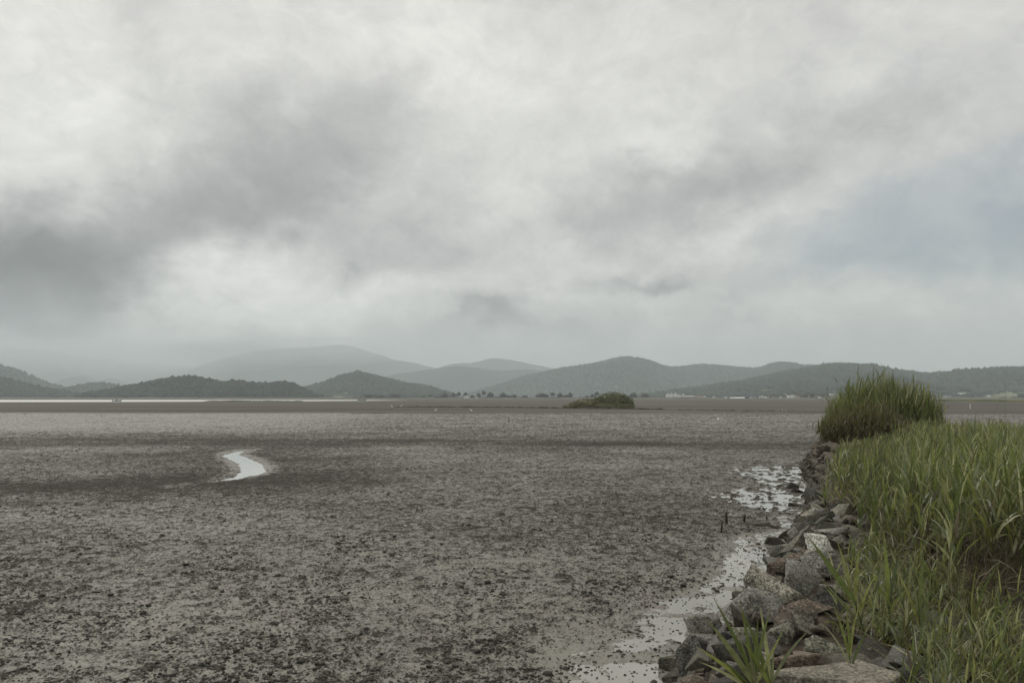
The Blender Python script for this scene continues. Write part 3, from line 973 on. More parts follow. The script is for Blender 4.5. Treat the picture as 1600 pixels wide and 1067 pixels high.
reed_stand(bag, x[k], y[k], P0[k, 2], rng.uniform(0.22, 0.48, k.sum()) * (0.6 + 0.5 * tuft[k]) * (1 - 0.4 * sstep(2.2, 3.2, s[k])), 6, 0.38, 0.017, lean=0.3, wind=0.12, low=0.12)
tag(link("grass", bag.mesh("grass", M_LEAF)), "rough green grass and young reeds covering the bank in front of the tall reeds", "grass", kind="stuff")

# far clump of reeds at the end of the bank
clump = empty("reed_clump", (14.2, 31.0, CREST - 0.08))
tag(clump, "rounded tall reed clump rising above the skyline at the far end of the stone bank", "reed clump")


def clump_part(name, cx, cy, rx, ry, n, hmax, pal, dry, hmin=0.2, wind=0.1, leafL=0.5):
    bag = Bag()
    a, r = rng.uniform(0, 2 * np.pi, n), np.sqrt(rng.random(n))
    x, y = cx + rx * r * np.cos(a), cy + ry * r * np.sin(a)
    H = hmax * (hmin + (1 - hmin) * np.clip(1 - r ** 1.7, 0, 1) ** 0.8) * rng.uniform(0.74, 1.05, n) * (1 + 0.10 * noise2(x * 1.1, y * 1.1, 77))
    z = np.maximum(bank_z(x, y), 0) - 0.03
    reed_stand(bag, x - 14.2, y - 31.0, z - (CREST - 0.08), H, 9, leafL, 0.042, lean=0.12 + 0.42 * r, wind=wind, palette=pal, dry=dry, low=0.15, K=3, phi=a + rng.normal(0, 0.5, n))
    return link(name, bag.mesh(name, M_LEAF), clump)


clump_part("tall_reeds", 14.55, 31.6, 2.1, 2.0, 1000, 2.75, GREENS * 0.86, 0.05)
clump_part("brown_reeds", 13.15, 29.6, 1.65, 1.3, 700, 1.45, np.array([(0.10, 0.085, 0.045), (0.085, 0.088, 0.036), (0.12, 0.092, 0.055)]), 0.35, 0.5, -0.1, 0.4)

# bushy islet
isl = on_level(943, 638.0, 0.0)
bush = empty("islet_bush", (isl[0], isl[1], 0.25))
tag(bush, "round olive green bush on the dark rubble line out on the flat", "bush")


def leafy(name, parent, lobes, n, size, cols, flat=1.0):
    """many leaf clumps filling ellipsoidal lobes (cx,cy,cz,rx,ry,rz)"""
    bv, bf = ico(1)
    per = [max(4, int(n * l[3] * l[5] / sum(k[3] * k[5] for k in lobes))) for l in lobes]
    vs, fs, cs, o = [], [], [], 0
    for l, m in zip(lobes, per):
        d = rng.normal(size=(m, 3))
        d /= np.linalg.norm(d, axis=1)[:, None]
        r = rng.uniform(0.55, 1.04, m) ** 0.7
        P = np.array(l[:3]) + d * r[:, None] * np.array(l[3:6]) * (1 + 0.05 * rng.normal(size=(m, 1)))
        P[:, 2] = np.maximum(P[:, 2], 0.02)
        sz = size * rng.uniform(0.5, 1.3, m)
        V = bv[None] * sz[:, None, None] * rng.uniform(0.45, 1.3, (m, len(bv), 1)) * np.array([1, 1, flat]) + P[:, None]
        vs.append(V.reshape(-1, 3))
        fs.append((bf[None] + (np.arange(m) * len(bv))[:, None, None]).reshape(-1, 3) + o)
        cs.append(np.repeat(pick(cols, m), len(bv), 0))
        o += m * len(bv)
        cv, cf = ico(3)
        C = cv * np.array(l[3:6]) * 0.80 * (1 + 0.06 * rng.normal(size=(len(cv), 1))) + np.array(l[:3])
        vs.append(C)
        fs.append(cf + o)
        cs.append(np.repeat(pick(cols, 1) * 0.9, len(cv), 0))
        o += len(cv)
    return link(name, mesh_np(name, np.concatenate(vs), np.concatenate(fs), M_LEAF, False, cols=np.concatenate(cs)), parent)


OLIVE = np.array([(0.085, 0.092, 0.036), (0.065, 0.075, 0.030), (0.105, 0.105, 0.044)])
YOLIVE = np.array([(0.155, 0.142, 0.065), (0.125, 0.122, 0.052), (0.17, 0.15, 0.08)])
leafy("crown", bush, [(2.4, 0, 1.1, 4.6, 2.6, 2.75), (-0.6, 0.3, 0.8, 3.0, 2.2, 2.0), (5.2, 0.2, 0.8, 2.6, 2.0, 2.3)], 6000, 0.12, OLIVE * 2.2)
leafy("yellow_foliage", bush, [(-4.4, -0.2, 0.5, 3.8, 2.0, 1.7), (-7.4, 0, 0.2, 2.8, 1.6, 1.0), (2.0, -2.3, 0.2, 5.5, 0.8, 0.9)], 4200, 0.11, YOLIVE * 1.5)
for sx in (-4.6, -1.8, 1.0, 2.6, 4.2):
    bm = Bag()
    P0 = np.array([[sx, 0.0, -0.3]])
    bm.add(*tubes(P0, P0 + np.array([[random.gauss(0, 0.5), 0.1, 1.5]]), np.zeros((1, 3)), np.full(1, 0.07), np.full(1, 0.03), np.array([[0.05, 0.04, 0.03]])))
    link("stem", bm.mesh("stem", M_LEAF), bush)

# ------------------------------------------------------------------ trees on the far shore
TREES = [  # px, width px, height px, form, label
    (575, 13, 6, "flat", "flat topped thicket at the water's end, leftmost on the far shore"),
    (592, 19, 5, "flat", "long low thicket between the flat topped one and the domed one on the far shore"),
    (617, 21, 7, "dome", "domed dark thicket at the foot of the green cone shaped hill"),
    (661, 4, 3, "dome", "tiny lone bush on the bare shore right of the domed thicket"),
    (672, 6, 5, "tree", "small lone thin tree on the shore beneath the end of the green cone hill"),
    (686, 12, 3, "flat", "low spreading shrub left of the square dark tree on the shore"),
    (695, 10, 9, "dome", "square dark tree standing broad in the far shore row"),
    (709, 8, 7, "tree", "leaning ragged tree right of the square dark tree"),
    (717, 7, 9, "tree", "slim upright tree beside the pale gap on the shore"),
    (727, 8, 8, "tree", "thin mop headed tree with a bare trunk before the white shed"),
    (736, 10, 4, "flat", "pale low shrub right of the mop headed tree"),
    (748, 7, 8, "dome", "egg shaped dark tree left of the tallest pine on the shore"),
    (756, 8, 11, "tree", "tallest pine of the far shore row with a ragged top"),
    (766, 12, 9, "dome", "wide two headed tree right of the tallest pine"),
    (786, 11, 8, "dome", "round lone tree in the middle of the far shore row"),
    (795, 8, 4, "flat", "low bush touching the right side of the round lone tree"),
    (803, 9, 5, "dome", "small round bush left of the bare gap in the shore row"),
    (820, 10, 4, "dome", "small low bush in the bare gap left of the broad dome"),
    (847, 23, 8, "dome", "broad dome shaped thicket left of the islet bush on the far shore"),
    (864, 9, 8, "tree", "upright tree next to the broad dome shaped thicket"),
    (875, 9, 8, "dome", "second tree right of the broad dome shaped thicket"),
    (884, 8, 5, "flat", "low bush at the left foot of the dark knobbed tree"),
    (891, 8, 9, "dome", "dark knobbed tree ending the row left of the islet bush"),
    (917, 8, 3, "flat", "low scrub just left of the tree behind the islet bush"),
    (926, 9, 6, "dome", "short tree half hidden by the islet bush"),
    (933, 10, 9, "tree", "taller tree peeping over the left shoulder of the islet bush"),
    (990, 14, 9, "dome", "rounded tree just right of the islet bush on the far shore"),
    (1008, 14, 7, "dome", "wide tree before the gabled white houses"),
    (1259, 7, 7, "dome", "left tree of the dark pair near the tall reed clump"),
    (1269, 9, 8, "dome", "right and bigger tree of the dark pair near the tall reed clump"),
    (1284, 7, 7, "dome", "dark tree close to the left side of the tall reed clump"),
    (1293, 6, 6, "tree", "slim dark tree touching the outline of the tall reed clump"),
    (1454, 17, 7, "flat", "dark thicket just right of the tall reed clump on the far shore"),
    (1597, 13, 5, "flat", "dark low thicket at the right edge of the picture on the shore"),
]
TREEC = np.array([(0.030, 0.040, 0.024), (0.022, 0.031, 0.018), (0.042, 0.052, 0.030)])
for px, w, hgt, form, lab in TREES:
    D = 1380.0 + random.uniform(-15, 15)
    k = D / FPX
    b = at_depth(px, 621.3, D)
    b[2] = 2.0
    t = empty("shore_tree" if form == "tree" else "shore_thicket", tuple(b))
    tag(t, lab, "tree" if form == "tree" else "thicket", "trees along the far shore")
    W, Hh = w * k / 2, hgt * k
    if form == "flat":
        lobes = [(W * u, random.uniform(-1, 1), Hh * 0.45, W * 0.42, W * 0.3 + 1, Hh * random.uniform(0.42, 0.58)) for u in (-0.6, -0.1, 0.4, 0.65)]
    elif form == "dome":
        lobes = [(0, 0, Hh * 0.5, W * 0.72, W * 0.6, Hh * 0.52), (-W * 0.5, 0, Hh * 0.35, W * 0.5, W * 0.4, Hh * 0.36), (W * 0.5, 0, Hh * 0.36, W * 0.48, W * 0.4, Hh * 0.40)]
    else:
        lobes = [(random.uniform(-0.2, 0.2) * W, 0, Hh * 0.78, W * 0.62, W * 0.5, Hh * 0.24), (-W * 0.35, 0, Hh * 0.55, W * 0.5, W * 0.4, Hh * 0.18), (W * 0.4, 0, Hh * 0.60, W * 0.5, W * 0.4, Hh * 0.16)]
    leafy("crown", t, lobes, 110, 0.75, TREEC)
    for sx in ((-W * 0.5, 0.0, W * 0.5) if form == "flat" else (0.0,)):
        tb = Bag()
        P0 = np.array([[sx, 0.0, -1.5]])
        P1 = P0 + np.array([[random.uniform(-0.4, 0.4), 0, Hh * 0.75 + 1.0]])
        tb.add(*tubes(P0, P1, np.zeros((1, 3)), np.full(1, 0.35), np.full(1, 0.15), np.array([[0.04, 0.032, 0.025]])))
        link("trunk", tb.mesh("trunk", M_LEAF), t)


scrub = empty("shore_scrub", (0, 1376, 1.9))
tag(scrub, "thin dark line of low scrub between the trees of the far shore", "scrub", kind="stuff")
lob = []
for a, b in ((540, 660), (680, 800), (838, 900), (905, 1020), (1250, 1300), (1440, 1470), (1560, 1640)):
    for px in np.arange(a, b, 5.0):
        if random.random() < 0.8:
            lob.append(((px - 800) / FPX * 1376, random.uniform(-4, 4), 0.3, 3.4, 2.0, random.uniform(0.6, 2.0)))
leafy("foliage", scrub, lob, 2600, 0.6, TREEC)["kind"] = "stuff"


# ------------------------------------------------------------------ houses
def box_arr(x0, x1, y0, y1, z0, z1):
    V = np.array([(x0, y0, z0), (x1, y0, z0), (x1, y1, z0), (x0, y1, z0), (x0, y0, z1), (x1, y0, z1), (x1, y1, z1), (x0, y1, z1)], dtype=float)
    F = np.array([(0, 3, 2, 1), (4, 5, 6, 7), (0, 1, 5, 4), (1, 2, 6, 5), (2, 3, 7, 6), (3, 0, 4, 7)])
    return V, F


WALLMATS = {"white": M_WHITE, "cream": simple_mat("cream_wall", (0.55, 0.50, 0.42), 0.8, 0.1, 0.5), "pink": simple_mat("pinkish_wall", (0.45, 0.36, 0.33), 0.8, 0.1, 0.5),
            "grey": simple_mat("grey_wall", (0.38, 0.39, 0.40), 0.8, 0.1, 0.5), "dark": simple_mat("dark_wall", (0.06, 0.055, 0.06), 0.8, 0.1, 0.5)}


def house(px, py, wpx, hpx, wall, roof, kind, label, rz=0.0):
    p = hill_hit(px, py, 1300.0)
    k = p[1] / FPX
    W, Hh = wpx * k * 1.1, hpx * k * 1.25
    dep = max(6.0, min(W * 0.7, 14.0))
    o = empty("greenhouse" if kind == "tunnel" else ("barn" if kind == "barn" else "house"), (p[0], p[1], p[2] - 0.6), rz)
    tag(o, label, {"tunnel": "greenhouse", "barn": "barn"}.get(kind, "house"), "buildings of the village under the hills")
    x0, x1, y0, y1 = -W / 2, W / 2, -dep / 2, dep / 2
    if kind == "tunnel":
        n = 9
        a = np.linspace(0, np.pi, n)
        ring = np.stack([np.cos(a) * dep / 2, np.sin(a) * Hh], -1)
        V = np.array([(x, r[0], r[1]) for x in (x0, x1) for r in ring])
        F = np.array([(i, i + 1, n + i + 1, n + i) for i in range(n - 1)])
        E = [np.array([list(range(n))]), np.array([list(range(2 * n - 1, n - 1, -1))])]
        link("cover", mesh_np("cover", V, [F] + E, WALLMATS[wall]), o)
        V, F = box_arr(x0 - 0.4, x0 - 0.02, -1.2, 1.2, 0, min(2.2, Hh * 0.7))
        link("door", mesh_np("door", V, F, WALLMATS["grey"]), o)
        return
    eave = Hh * (0.98 if kind == "flat" else 0.62)
    V, F = box_arr(x0, x1, y0, y1, -2.0, eave)
    link("wall", mesh_np("wall", V, F, WALLMATS[wall]), o)
    if kind == "flat":
        V, F = box_arr(x0 - 0.3, x1 + 0.3, y0 - 0.3, y1 + 0.3, eave + 0.01, Hh + 0.35)
    else:
        e = 0.5
        if kind == "gable":    # gable end towards the flat
            V = np.array([(x0 - e, y0 - e, eave), (0, y0 - e, Hh), (x1 + e, y0 - e, eave), (x0 - e, y1 + e, eave), (0, y1 + e, Hh), (x1 + e, y1 + e, eave)])
        else:
            V = np.array([(x0 - e, y0 - e, eave), (x0 - e, 0, Hh), (x0 - e, y1 + e, eave), (x1 + e, y0 - e, eave), (x1 + e, 0, Hh), (x1 + e, y1 + e, eave)])
        V[:, 2] += 0.02
        F = [np.array([(0, 1, 2), (3, 5, 4)]), np.array([(0, 3, 4, 1), (1, 4, 5, 2), (0, 2, 5, 3)])]
    link("roof", mesh_np("roof", V, F, M_ROOFS[roof]), o)
    nw = max(1, int(W / 4.0))
    storeys = 2 if eave > 6 else 1
    win = None
    for st in range(storeys):
        for i in range(nw):
            cxw = x0 + (i + 0.5) * W / nw
            zc = eave * (st + 0.55) / storeys
            if win is None:
                V, F = box_arr(-0.7, 0.7, -0.06, 0.02, -0.6, 0.6)
                win = mesh_np("window", V, F, M_GLASS)
            w_ = link("window", win, o)
            w_.location = (cxw, y0 - 0.01, zc)
    V, F = box_arr(x1 - 1.6, x1 - 0.6, y0 - 0.07, y0 + 0.01, 0.0, min(2.1, eave * 0.9))
    link("door", mesh_np("door", V, F, WALLMATS["dark"]), o)


HOUSES = [
    (1043.5, 621, 5, 5.5, "white", 3, "gable", "leftmost of the gabled white houses standing in a row on the shore"),
    (1049.5, 621, 5, 6, "white", 3, "gable", "second house from the left in the gabled white row"),
    (1056, 621, 5, 6, "white", 3, "gable", "middle house of the gabled white row, tallest ridge"),
    (1062, 621, 5, 5.5, "white", 0, "gable", "fourth house of the gabled white row, under a grey roof"),
    (1067.5, 621, 4, 5, "cream", 3, "gable", "rightmost and cream house of the gabled white row"),
    (1078, 621.3, 13, 3, "pink", 3, "long", "long pinkish building right of the gabled white row"),
    (1092, 621.3, 10, 3.5, "cream", 1, "long", "cream building under a rusty roof beside the long pinkish one"),
    (1099, 621.3, 5, 2.5, "white", 3, "flat", "small flat white annex at the end of the cream building"),
    (1116, 621.5, 2.5, 2.5, "white", 3, "gable", "tiny lone white house in the gap right of the shore row"),
    (1135.5, 622, 5, 2, "white", 3, "gable", "white shed at the left end of the long greenhouse"),
    (1151, 622.8, 21, 1.3, "white", 3, "tunnel", "long low white plastic greenhouse on the shore"),
    (1166, 622.6, 6, 3, "dark", 0, "barn", "dark barn at the right end of the long greenhouse"),
    (1175, 622, 5.5, 2.2, "white", 2, "long", "white house right of the dark barn, under a blue roof"),
    (1182.5, 622, 3.5, 2.6, "grey", 0, "gable", "narrow grey house between two white ones on the shore"),
    (1192, 622, 13, 2.2, "white", 3, "flat", "long white flat roofed building right of the narrow grey house"),
    (1220.5, 622.3, 3, 2, "white", 3, "gable", "small white hut halfway to the dark pair of trees"),
    (1236, 622, 9, 3.5, "white", 3, "flat", "large pale flat roofed block left of the dark pair of trees"),
    (1246, 622, 5, 4, "cream", 1, "gable", "cream gabled house right of the large pale block"),
    (1281, 621.8, 4, 2, "white", 3, "flat", "low white shed between the dark trees by the reed clump"),
    (1300, 617, 7, 2.2, "white", 3, "long", "white long house on the slope left of the reed clump top"),
    (1096, 610, 6, 2.2, "grey", 3, "long", "pale house highest on the slope above the cream building"),
    (1075, 611, 3.5, 2, "white", 2, "gable", "white house on the slope above the gabled row, under a blue roof"),
    (1210, 615.5, 6, 2.2, "white", 3, "long", "long white house on the slope above the flat roofed buildings"),
    (1218, 614.5, 5, 2.6, "cream", 0, "long", "cream house under a slate roof right of the long white hillside house"),
    (1224, 616, 4, 2.2, "white", 1, "gable", "gabled white hillside house under a rusty roof"),
    (1247, 612.5, 4.5, 2, "grey", 3, "long", "grey house higher on the slope above the cream gabled house"),
    (1262, 614.5, 7, 2.2, "grey", 0, "long", "grey slate roofed house above the dark pair of trees"),
    (1501, 619.5, 9, 5, "white", 3, "flat", "large white two storey building on the slope at right"),
    (1511, 619.5, 9, 3.2, "white", 3, "long", "white long house joined to the right of the large two storey building"),
    (1518.5, 620, 4.5, 3.5, "grey", 2, "gable", "grey gabled house right of the white long house"),
    (1527, 619, 6, 2.4, "cream", 0, "long", "cream house under a slate roof in the right village"),
    (1530, 613.5, 4, 2.6, "white", 3, "gable", "white house highest in the right village beside green fields"),
    (1537, 620.5, 7, 2, "grey", 0, "long", "long dark roofed house in the right village"),
    (1545, 620.5, 4.5, 2.6, "white", 3, "gable", "bright white gabled house at the right end of the right village"),
    (1482, 620, 8, 2.2, "cream", 0, "long", "slate roofed house left of the large white two storey building"),
    (84, 614, 4, 2.4, "white", 3, "gable", "left white house at the foot of the grey hill on the left shore"),
    (92, 614.5, 6, 2.6, "white", 3, "long", "longer white house beside the left shore hill, under a pale roof"),
    (98, 613.5, 3.5, 2.6, "cream", 1, "gable", "cream house under a rusty roof on the left shore slope"),
    (115.5, 607, 6, 1.6, "white", 3, "flat", "flat white building on the low greenish hill at left"),
    (730, 621.8, 8, 2.6, "white", 3, "long", "white shed behind the mop headed tree on the far shore"),
    (745, 622, 3, 2, "white", 3, "flat", "small white hut left of the tallest pine on the shore"),
]
for a in HOUSES:
    house(*a)

# mast on the hill top
mp_ = at_depth(972, 558.5, 4700)
mast = empty("radio_mast", (mp_[0], mp_[1], mp_[2] - 4))
tag(mast, "thin radio mast on the highest top of the long grey hill", "mast")
bg_ = Bag()
one = np.ones(1)
bg_.add(*tubes(np.zeros((1, 3)), np.array([[0, 0, 26.0]]), np.zeros((1, 3)), 1.1 * one, 0.5 * one, np.array([[0.12, 0.12, 0.12]]), 2))
link("pole", bg_.mesh("pole", M_LEAF), mast)
V, F = box_arr(-6, 6, -4, 4, 0, 5)
link("hut", mesh_np("hut", V, F, WALLMATS["grey"]), mast)
V, F = box_arr(-2.2, 2.2, -0.3, 0.3, 19, 19.8)
link("crossarm", mesh_np("crossarm", V, F, WALLMATS["grey"]), mast)


# ------------------------------------------------------------------ boats
def boat(px, py, length, label, rz):
    p = on_level(px, py, 0.1)
    o = empty("fishing_boat", (p[0], p[1], 0.1), rz)
    tag(o, label, "boat", "small boats on the tidal water")
    st = np.linspace(0, 1, 9)
    half = length * 0.17 * np.array([0.75, 0.9, 0.98, 1.0, 0.98, 0.9, 0.72, 0.42, 0.03])
    sheer = length * 0.12 * np.array([0.9, 0.85, 0.82, 0.82, 0.86, 0.93, 1.05, 1.2, 1.4])
    V = []
    for s_, h_, z_ in zip(st, half, sheer):
        xx = (s_ - 0.5) * length
        V += [(xx, -h_, z_), (xx * 0.96, -h_ * 0.7, 0.0), (xx * 0.95, 0, -0.15), (xx * 0.96, h_ * 0.7, 0.0), (xx, h_, z_)]
    F = [(i * 5 + j, i * 5 + j + 1, i * 5 + j + 6, i * 5 + j + 5) for i in range(8) for j in range(4)]
    F += [(i * 5, i * 5 + 5, i * 5 + 9, i * 5 + 4) for i in range(8)]
    link("hull", mesh_np("hull", np.array(V), [np.array(F), np.array([[0, 4, 3, 2, 1]])], M_HULL), o)
    V, F = box_arr(-length * 0.22, length * 0.02, -length * 0.09, length * 0.09, length * 0.10, length * 0.27)
    link("cabin", mesh_np("cabin", V, F, WALLMATS["grey"]), o)
    V, F = box_arr(-length * 0.24, length * 0.04, -length * 0.10, length * 0.10, length * 0.272, length * 0.29)
    link("cabin_roof", mesh_np("cabin_roof", V, F, M_HULL), o)
    V, F = box_arr(-length * 0.56, -length * 0.50, -0.2, 0.2, -0.1, length * 0.17)
    link("outboard_motor", mesh_np("outboard_motor", V, F, M_DARKLEG), o)


boat(183, 627.0, 5.5, "dark small boat with a cabin on the bright water strip at left", 0.1)
boat(566, 625.6, 7.0, "dark boat at the narrowing end of the water strip below the cone hill", -0.1)


# ------------------------------------------------------------------ egrets
def egret(px, py, label, rz, hgt=0.95):
    p = on_level(px, py, 0.03)
    o = empty("egret", tuple(p), rz)
    tag(o, label, "egret", "white egrets feeding on the mud")
    path = np.array([(-0.34, 0, 0.46), (-0.22, 0, 0.50), (-0.05, 0, 0.54), (0.12, 0, 0.58), (0.20, 0, 0.66), (0.16, 0, 0.76), (0.19, 0, 0.86), (0.26, 0, 0.92), (0.33, 0, 0.92)]) * (hgt / 0.95)
    rad = np.array([0.02, 0.08, 0.125, 0.10, 0.045, 0.03, 0.028, 0.038, 0.012])
    a = np.arange(8) * np.pi / 4
    V = np.concatenate([np.stack([np.full(8, c[0]) + (np.sin(a) * r * 0.25 if i < 4 else 0 * a), np.cos(a) * r, c[2] + np.sin(a) * r], -1) for i, (c, r) in enumerate(zip(path, rad))])
    F = np.array([(i * 8 + j, i * 8 + (j + 1) % 8, i * 8 + 8 + (j + 1) % 8, i * 8 + 8 + j) for i in range(8) for j in range(8)])
    link("body", mesh_np("body", V, [F, np.array([list(range(7, -1, -1)), list(range(64, 72))])], M_FEATHER, True), o)
    hx, hz = path[-1, 0], path[-1, 2]
    V = np.array([(hx - 0.02, -0.014, hz + 0.012), (hx - 0.02, 0.014, hz + 0.012), (hx - 0.02, 0, hz - 0.016), (hx + 0.13, 0, hz - 0.02)])
    link("bill", mesh_np("bill", V, np.array([(0, 1, 3), (1, 2, 3), (2, 0, 3), (0, 2, 1)]), M_BILL), o)
    for sg in (-1, 1):
        b = Bag()
        b.add(*tubes(np.array([[0.0, sg * 0.05, -0.04]]), np.array([[0.02, sg * 0.05, 0.48]]), np.array([[0.03, 0, 0]]), 0.011 * one, 0.014 * one, np.array([[0.03, 0.03, 0.03]])))
        link("leg", b.mesh("leg", M_LEAF), o)


egret(612, 638.5, "white egret at the left end of the dark rubble bank, stretching down", 2.6)
egret(627, 637.6, "white egret standing on the left tip of the dark rubble bank", 0.4)
egret(681, 644.5, "white egret on bare mud below the dark rubble bank", 0.2, 0.8)
egret(736, 644.5, "small white egret on the mud between rubble bank and dark stake", 3.0, 0.7)
egret(1122, 658.0, "white egret alone on the speckled mud left of the three pale sticks", 1.2, 0.45)
egret(394, 628.6, "left white egret of the pair at the mud spit in the tidal water", 0.3, 1.1)
egret(409, 628.4, "right white egret of the pair at the mud spit in the tidal water", 2.9, 1.1)


# ------------------------------------------------------------------ stakes
def stake(name, label, px, pyb, hpx, r, mat, lean=0.0, tip=0.0, group=None, splinter=False, rt=0.85):
    p = on_level(px, pyb, 0.03)
    k = p[1] / FPX
    Hh = hpx * k
    n, K = 9, 7
    V = []
    for i in range(K):
        s_ = i / (K - 1)
        for j in range(n):
            a = 2 * np.pi * j / n
            rr = r * (1 - (1 - rt) * s_) * (1 + 0.13 * math.sin(3 * a + i) + random.uniform(-0.07, 0.07))
            top = random.uniform(-0.05, 0.05) * Hh if i == K - 1 else 0
            V.append((rr * math.cos(a) + lean * Hh * s_ + r * 0.25 * math.sin(i * 1.3), rr * math.sin(a), -0.25 + (Hh + 0.25) * s_ + top))
    F = np.array([(i * n + j, i * n + (j + 1) % n, (i + 1) * n + (j + 1) % n, (i + 1) * n + j) for i in range(K - 1) for j in range(n)])
    o = link(name, mesh_np(name, np.array(V), [F, np.array([[(K - 1) * n + j for j in range(n)]])], mat))
    o.location = tuple(p)
    tag(o, label, "stake" if name != "stick" else "stick", group)
    if splinter:
        b = Bag()
        top = np.array([[lean * Hh + r * 0.45, 0, Hh * 0.86]])
        b.add(*tubes(top, top + np.array([[0.02, 0, Hh * 0.72]]), np.zeros((1, 3)), r * 0.42 * one, r * 0.06 * one, np.array([[0.05, 0.043, 0.035]])))
        link("splinter", b.mesh("splinter", M_LEAF), o)
    return o


GS = "broken wooden stakes in the mud by the pool"
stake("wooden_stake", "tallest broken stake, with a long thin splinter rising from its top", 1137, 818.5, 18, 0.030, M_WOOD, -0.12, group=GS, splinter=True)
stake("wooden_stake", "short dark stake nearest the pool, standing left of the splintered one", 1126.5, 833.5, 19, 0.021, M_WOOD, 0.10, group=GS)
stake("wooden_stake", "small stake with a flat top right of the splintered one", 1162.5, 816, 12, 0.022, M_WOOD, 0.10, group=GS, rt=1.25)
stake("wooden_stake", "tiny stub of a stake close to the stone bank", 1198, 811.5, 5, 0.020, M_WOOD, 0.0, group=GS)
stake("wooden_stake", "lone dark stake far out on the speckled mud below the islet", 795.5, 660, 9, 0.04, M_WOOD, -0.06)
for i, (px, h_) in enumerate(((1217, 7), (1222, 8), (1228, 7))):
    stake("stick", ["left", "middle", "right"][i] + " one of three pale upright sticks on the mud beside the reed clump", px, 646.5, h_, 0.045, M_PALEWOOD, 0.02 * (i - 1), group="pale sticks left of the reed clump")
for i, (px, h_) in enumerate(((1472, 7), (1474.6, 7.5), (1477.4, 7))):
    stake("stick", ["left", "middle", "right"][i] + " one of three faint sticks right of the reed clump", px, 644, h_, 0.04, M_PALEWOOD, 0.0, group="pale sticks right of the reed clump")
stake("marker_pole", "white marker pole on the flat before the salt marsh", 1516, 639, 7.5, 0.10, M_WHITE, 0.0)

# ------------------------------------------------------------------ stone bank
xs_ = np.concatenate([np.linspace(-0.6, 1.6, 16), np.linspace(1.8, 9.0, 22)])
ds_ = np.linspace(-8, 38.5, 200)
Dg, Sg = np.meshgrid(ds_, xs_, indexing="ij")
Xg = foot_x(Dg) + Sg / 0.92
Zg = bank_z(Xg, Dg) + 0.06 * fbm(Xg * 2.2, Dg * 2.2, 55, 3) * sstep(0.1, 0.8, Sg) - 0.10 * sstep(0.0, 0.4, Sg) * (1 - sstep(1.0, 1.6, Sg))
V = np.stack([Xg, Dg, Zg], -1).reshape(-1, 3)
nc = len(xs_)
i = np.arange(len(ds_) - 1)[:, None] * nc + np.arange(nc - 1)[None]
F = np.stack([i, i + 1, i + nc + 1, i + nc], -1).reshape(-1, 4)
bank = link("stone_bank", mesh_np("stone_bank", V, F, M_EARTH, True))
tag(bank, "rubble stone bank with reeds on its crest running out across the mudflat", "embankment")


def rock_mesh(name, seed, dims, cuts=4, points=11, rough=0.03, bevel=0.05):
    """angular broken stone: hull of boxy random points, chipped edges, rough faces"""
    r = np.random.default_rng(seed)
    p = r.normal(size=(points, 3))
    p = p / (np.sum(np.abs(p) ** 4.5, 1) ** (1 / 4.5))[:, None] * r.uniform(0.78, 1.0, (points, 1))
    bm = bmesh.new()
    for q in p:
        bm.verts.new(q)
    got = bmesh.ops.convex_hull(bm, input=bm.verts[:])
    junk = list({e for e in got["geom_interior"] + got["geom_unused"] if isinstance(e, bmesh.types.BMVert)})
    if junk:
        bmesh.ops.delete(bm, geom=junk, context="VERTS")
    bmesh.ops.dissolve_limit(bm, angle_limit=R(16), verts=bm.verts[:], edges=bm.edges[:])
    bmesh.ops.bevel(bm, geom=bm.edges[:], offset=bevel, segments=1, affect="EDGES", clamp_overlap=True)
    bmesh.ops.triangulate(bm, faces=bm.faces[:])
    if cuts:
        for _ in range(cuts):
            long_ = [e for e in bm.edges if e.calc_length() > 0.62 / cuts]
            if not long_:
                break
            bmesh.ops.subdivide_edges(bm, edges=long_, cuts=1)
            bmesh.ops.triangulate(bm, faces=[f for f in bm.faces if len(f.verts) > 3])
    bmesh.ops.recalc_face_normals(bm, faces=bm.faces[:])
    bm.normal_update()
    bm.verts.index_update()
    V = np.array([v.co[:] for v in bm.verts])
    N = np.array([v.normal[:] for v in bm.verts])
    F = np.array([[v.index for v in f.verts] for f in bm.faces])
    bm.free()
    o_ = r.uniform(-50, 50)
    d = 1.3 * noise2(V[:, 0] * 2.1 + o_, V[:, 1] * 2.1 + V[:, 2] * 1.6, seed) + 0.8 * noise2(V[:, 0] * 5.3 + o_, V[:, 2] * 5.3 + V[:, 1] * 3.1, seed + 1)
    if cuts > 2:
        d = d + 0.55 * noise2(V[:, 0] * 12 + o_, V[:, 2] * 12 + V[:, 1] * 8, seed + 2)
    V = V + N * (d * rough)[:, None]
    ext = (V.max(0) - V.min(0)) / 2
    V = (V - (V.max(0) + V.min(0)) / 2) / ext * np.array(dims)
    me = mesh_np(name, V, F, M_ROCK, True)
    me.set_sharp_from_angle(angle=R(28))
    return me


def bank_hit(px, py):
    d = ray(px, py)
    ds = np.arange(3.5, 60, 0.02)
    x, z = d[0] / d[1] * ds, CAM_H + d[2] / d[1] * ds
    k = np.nonzero(z <= np.maximum(bank_z(x, ds), 0.0))[0]
    j = k[0] if len(k) else -1
    return np.array([x[j], ds[j], max(z[j], 0.0)])


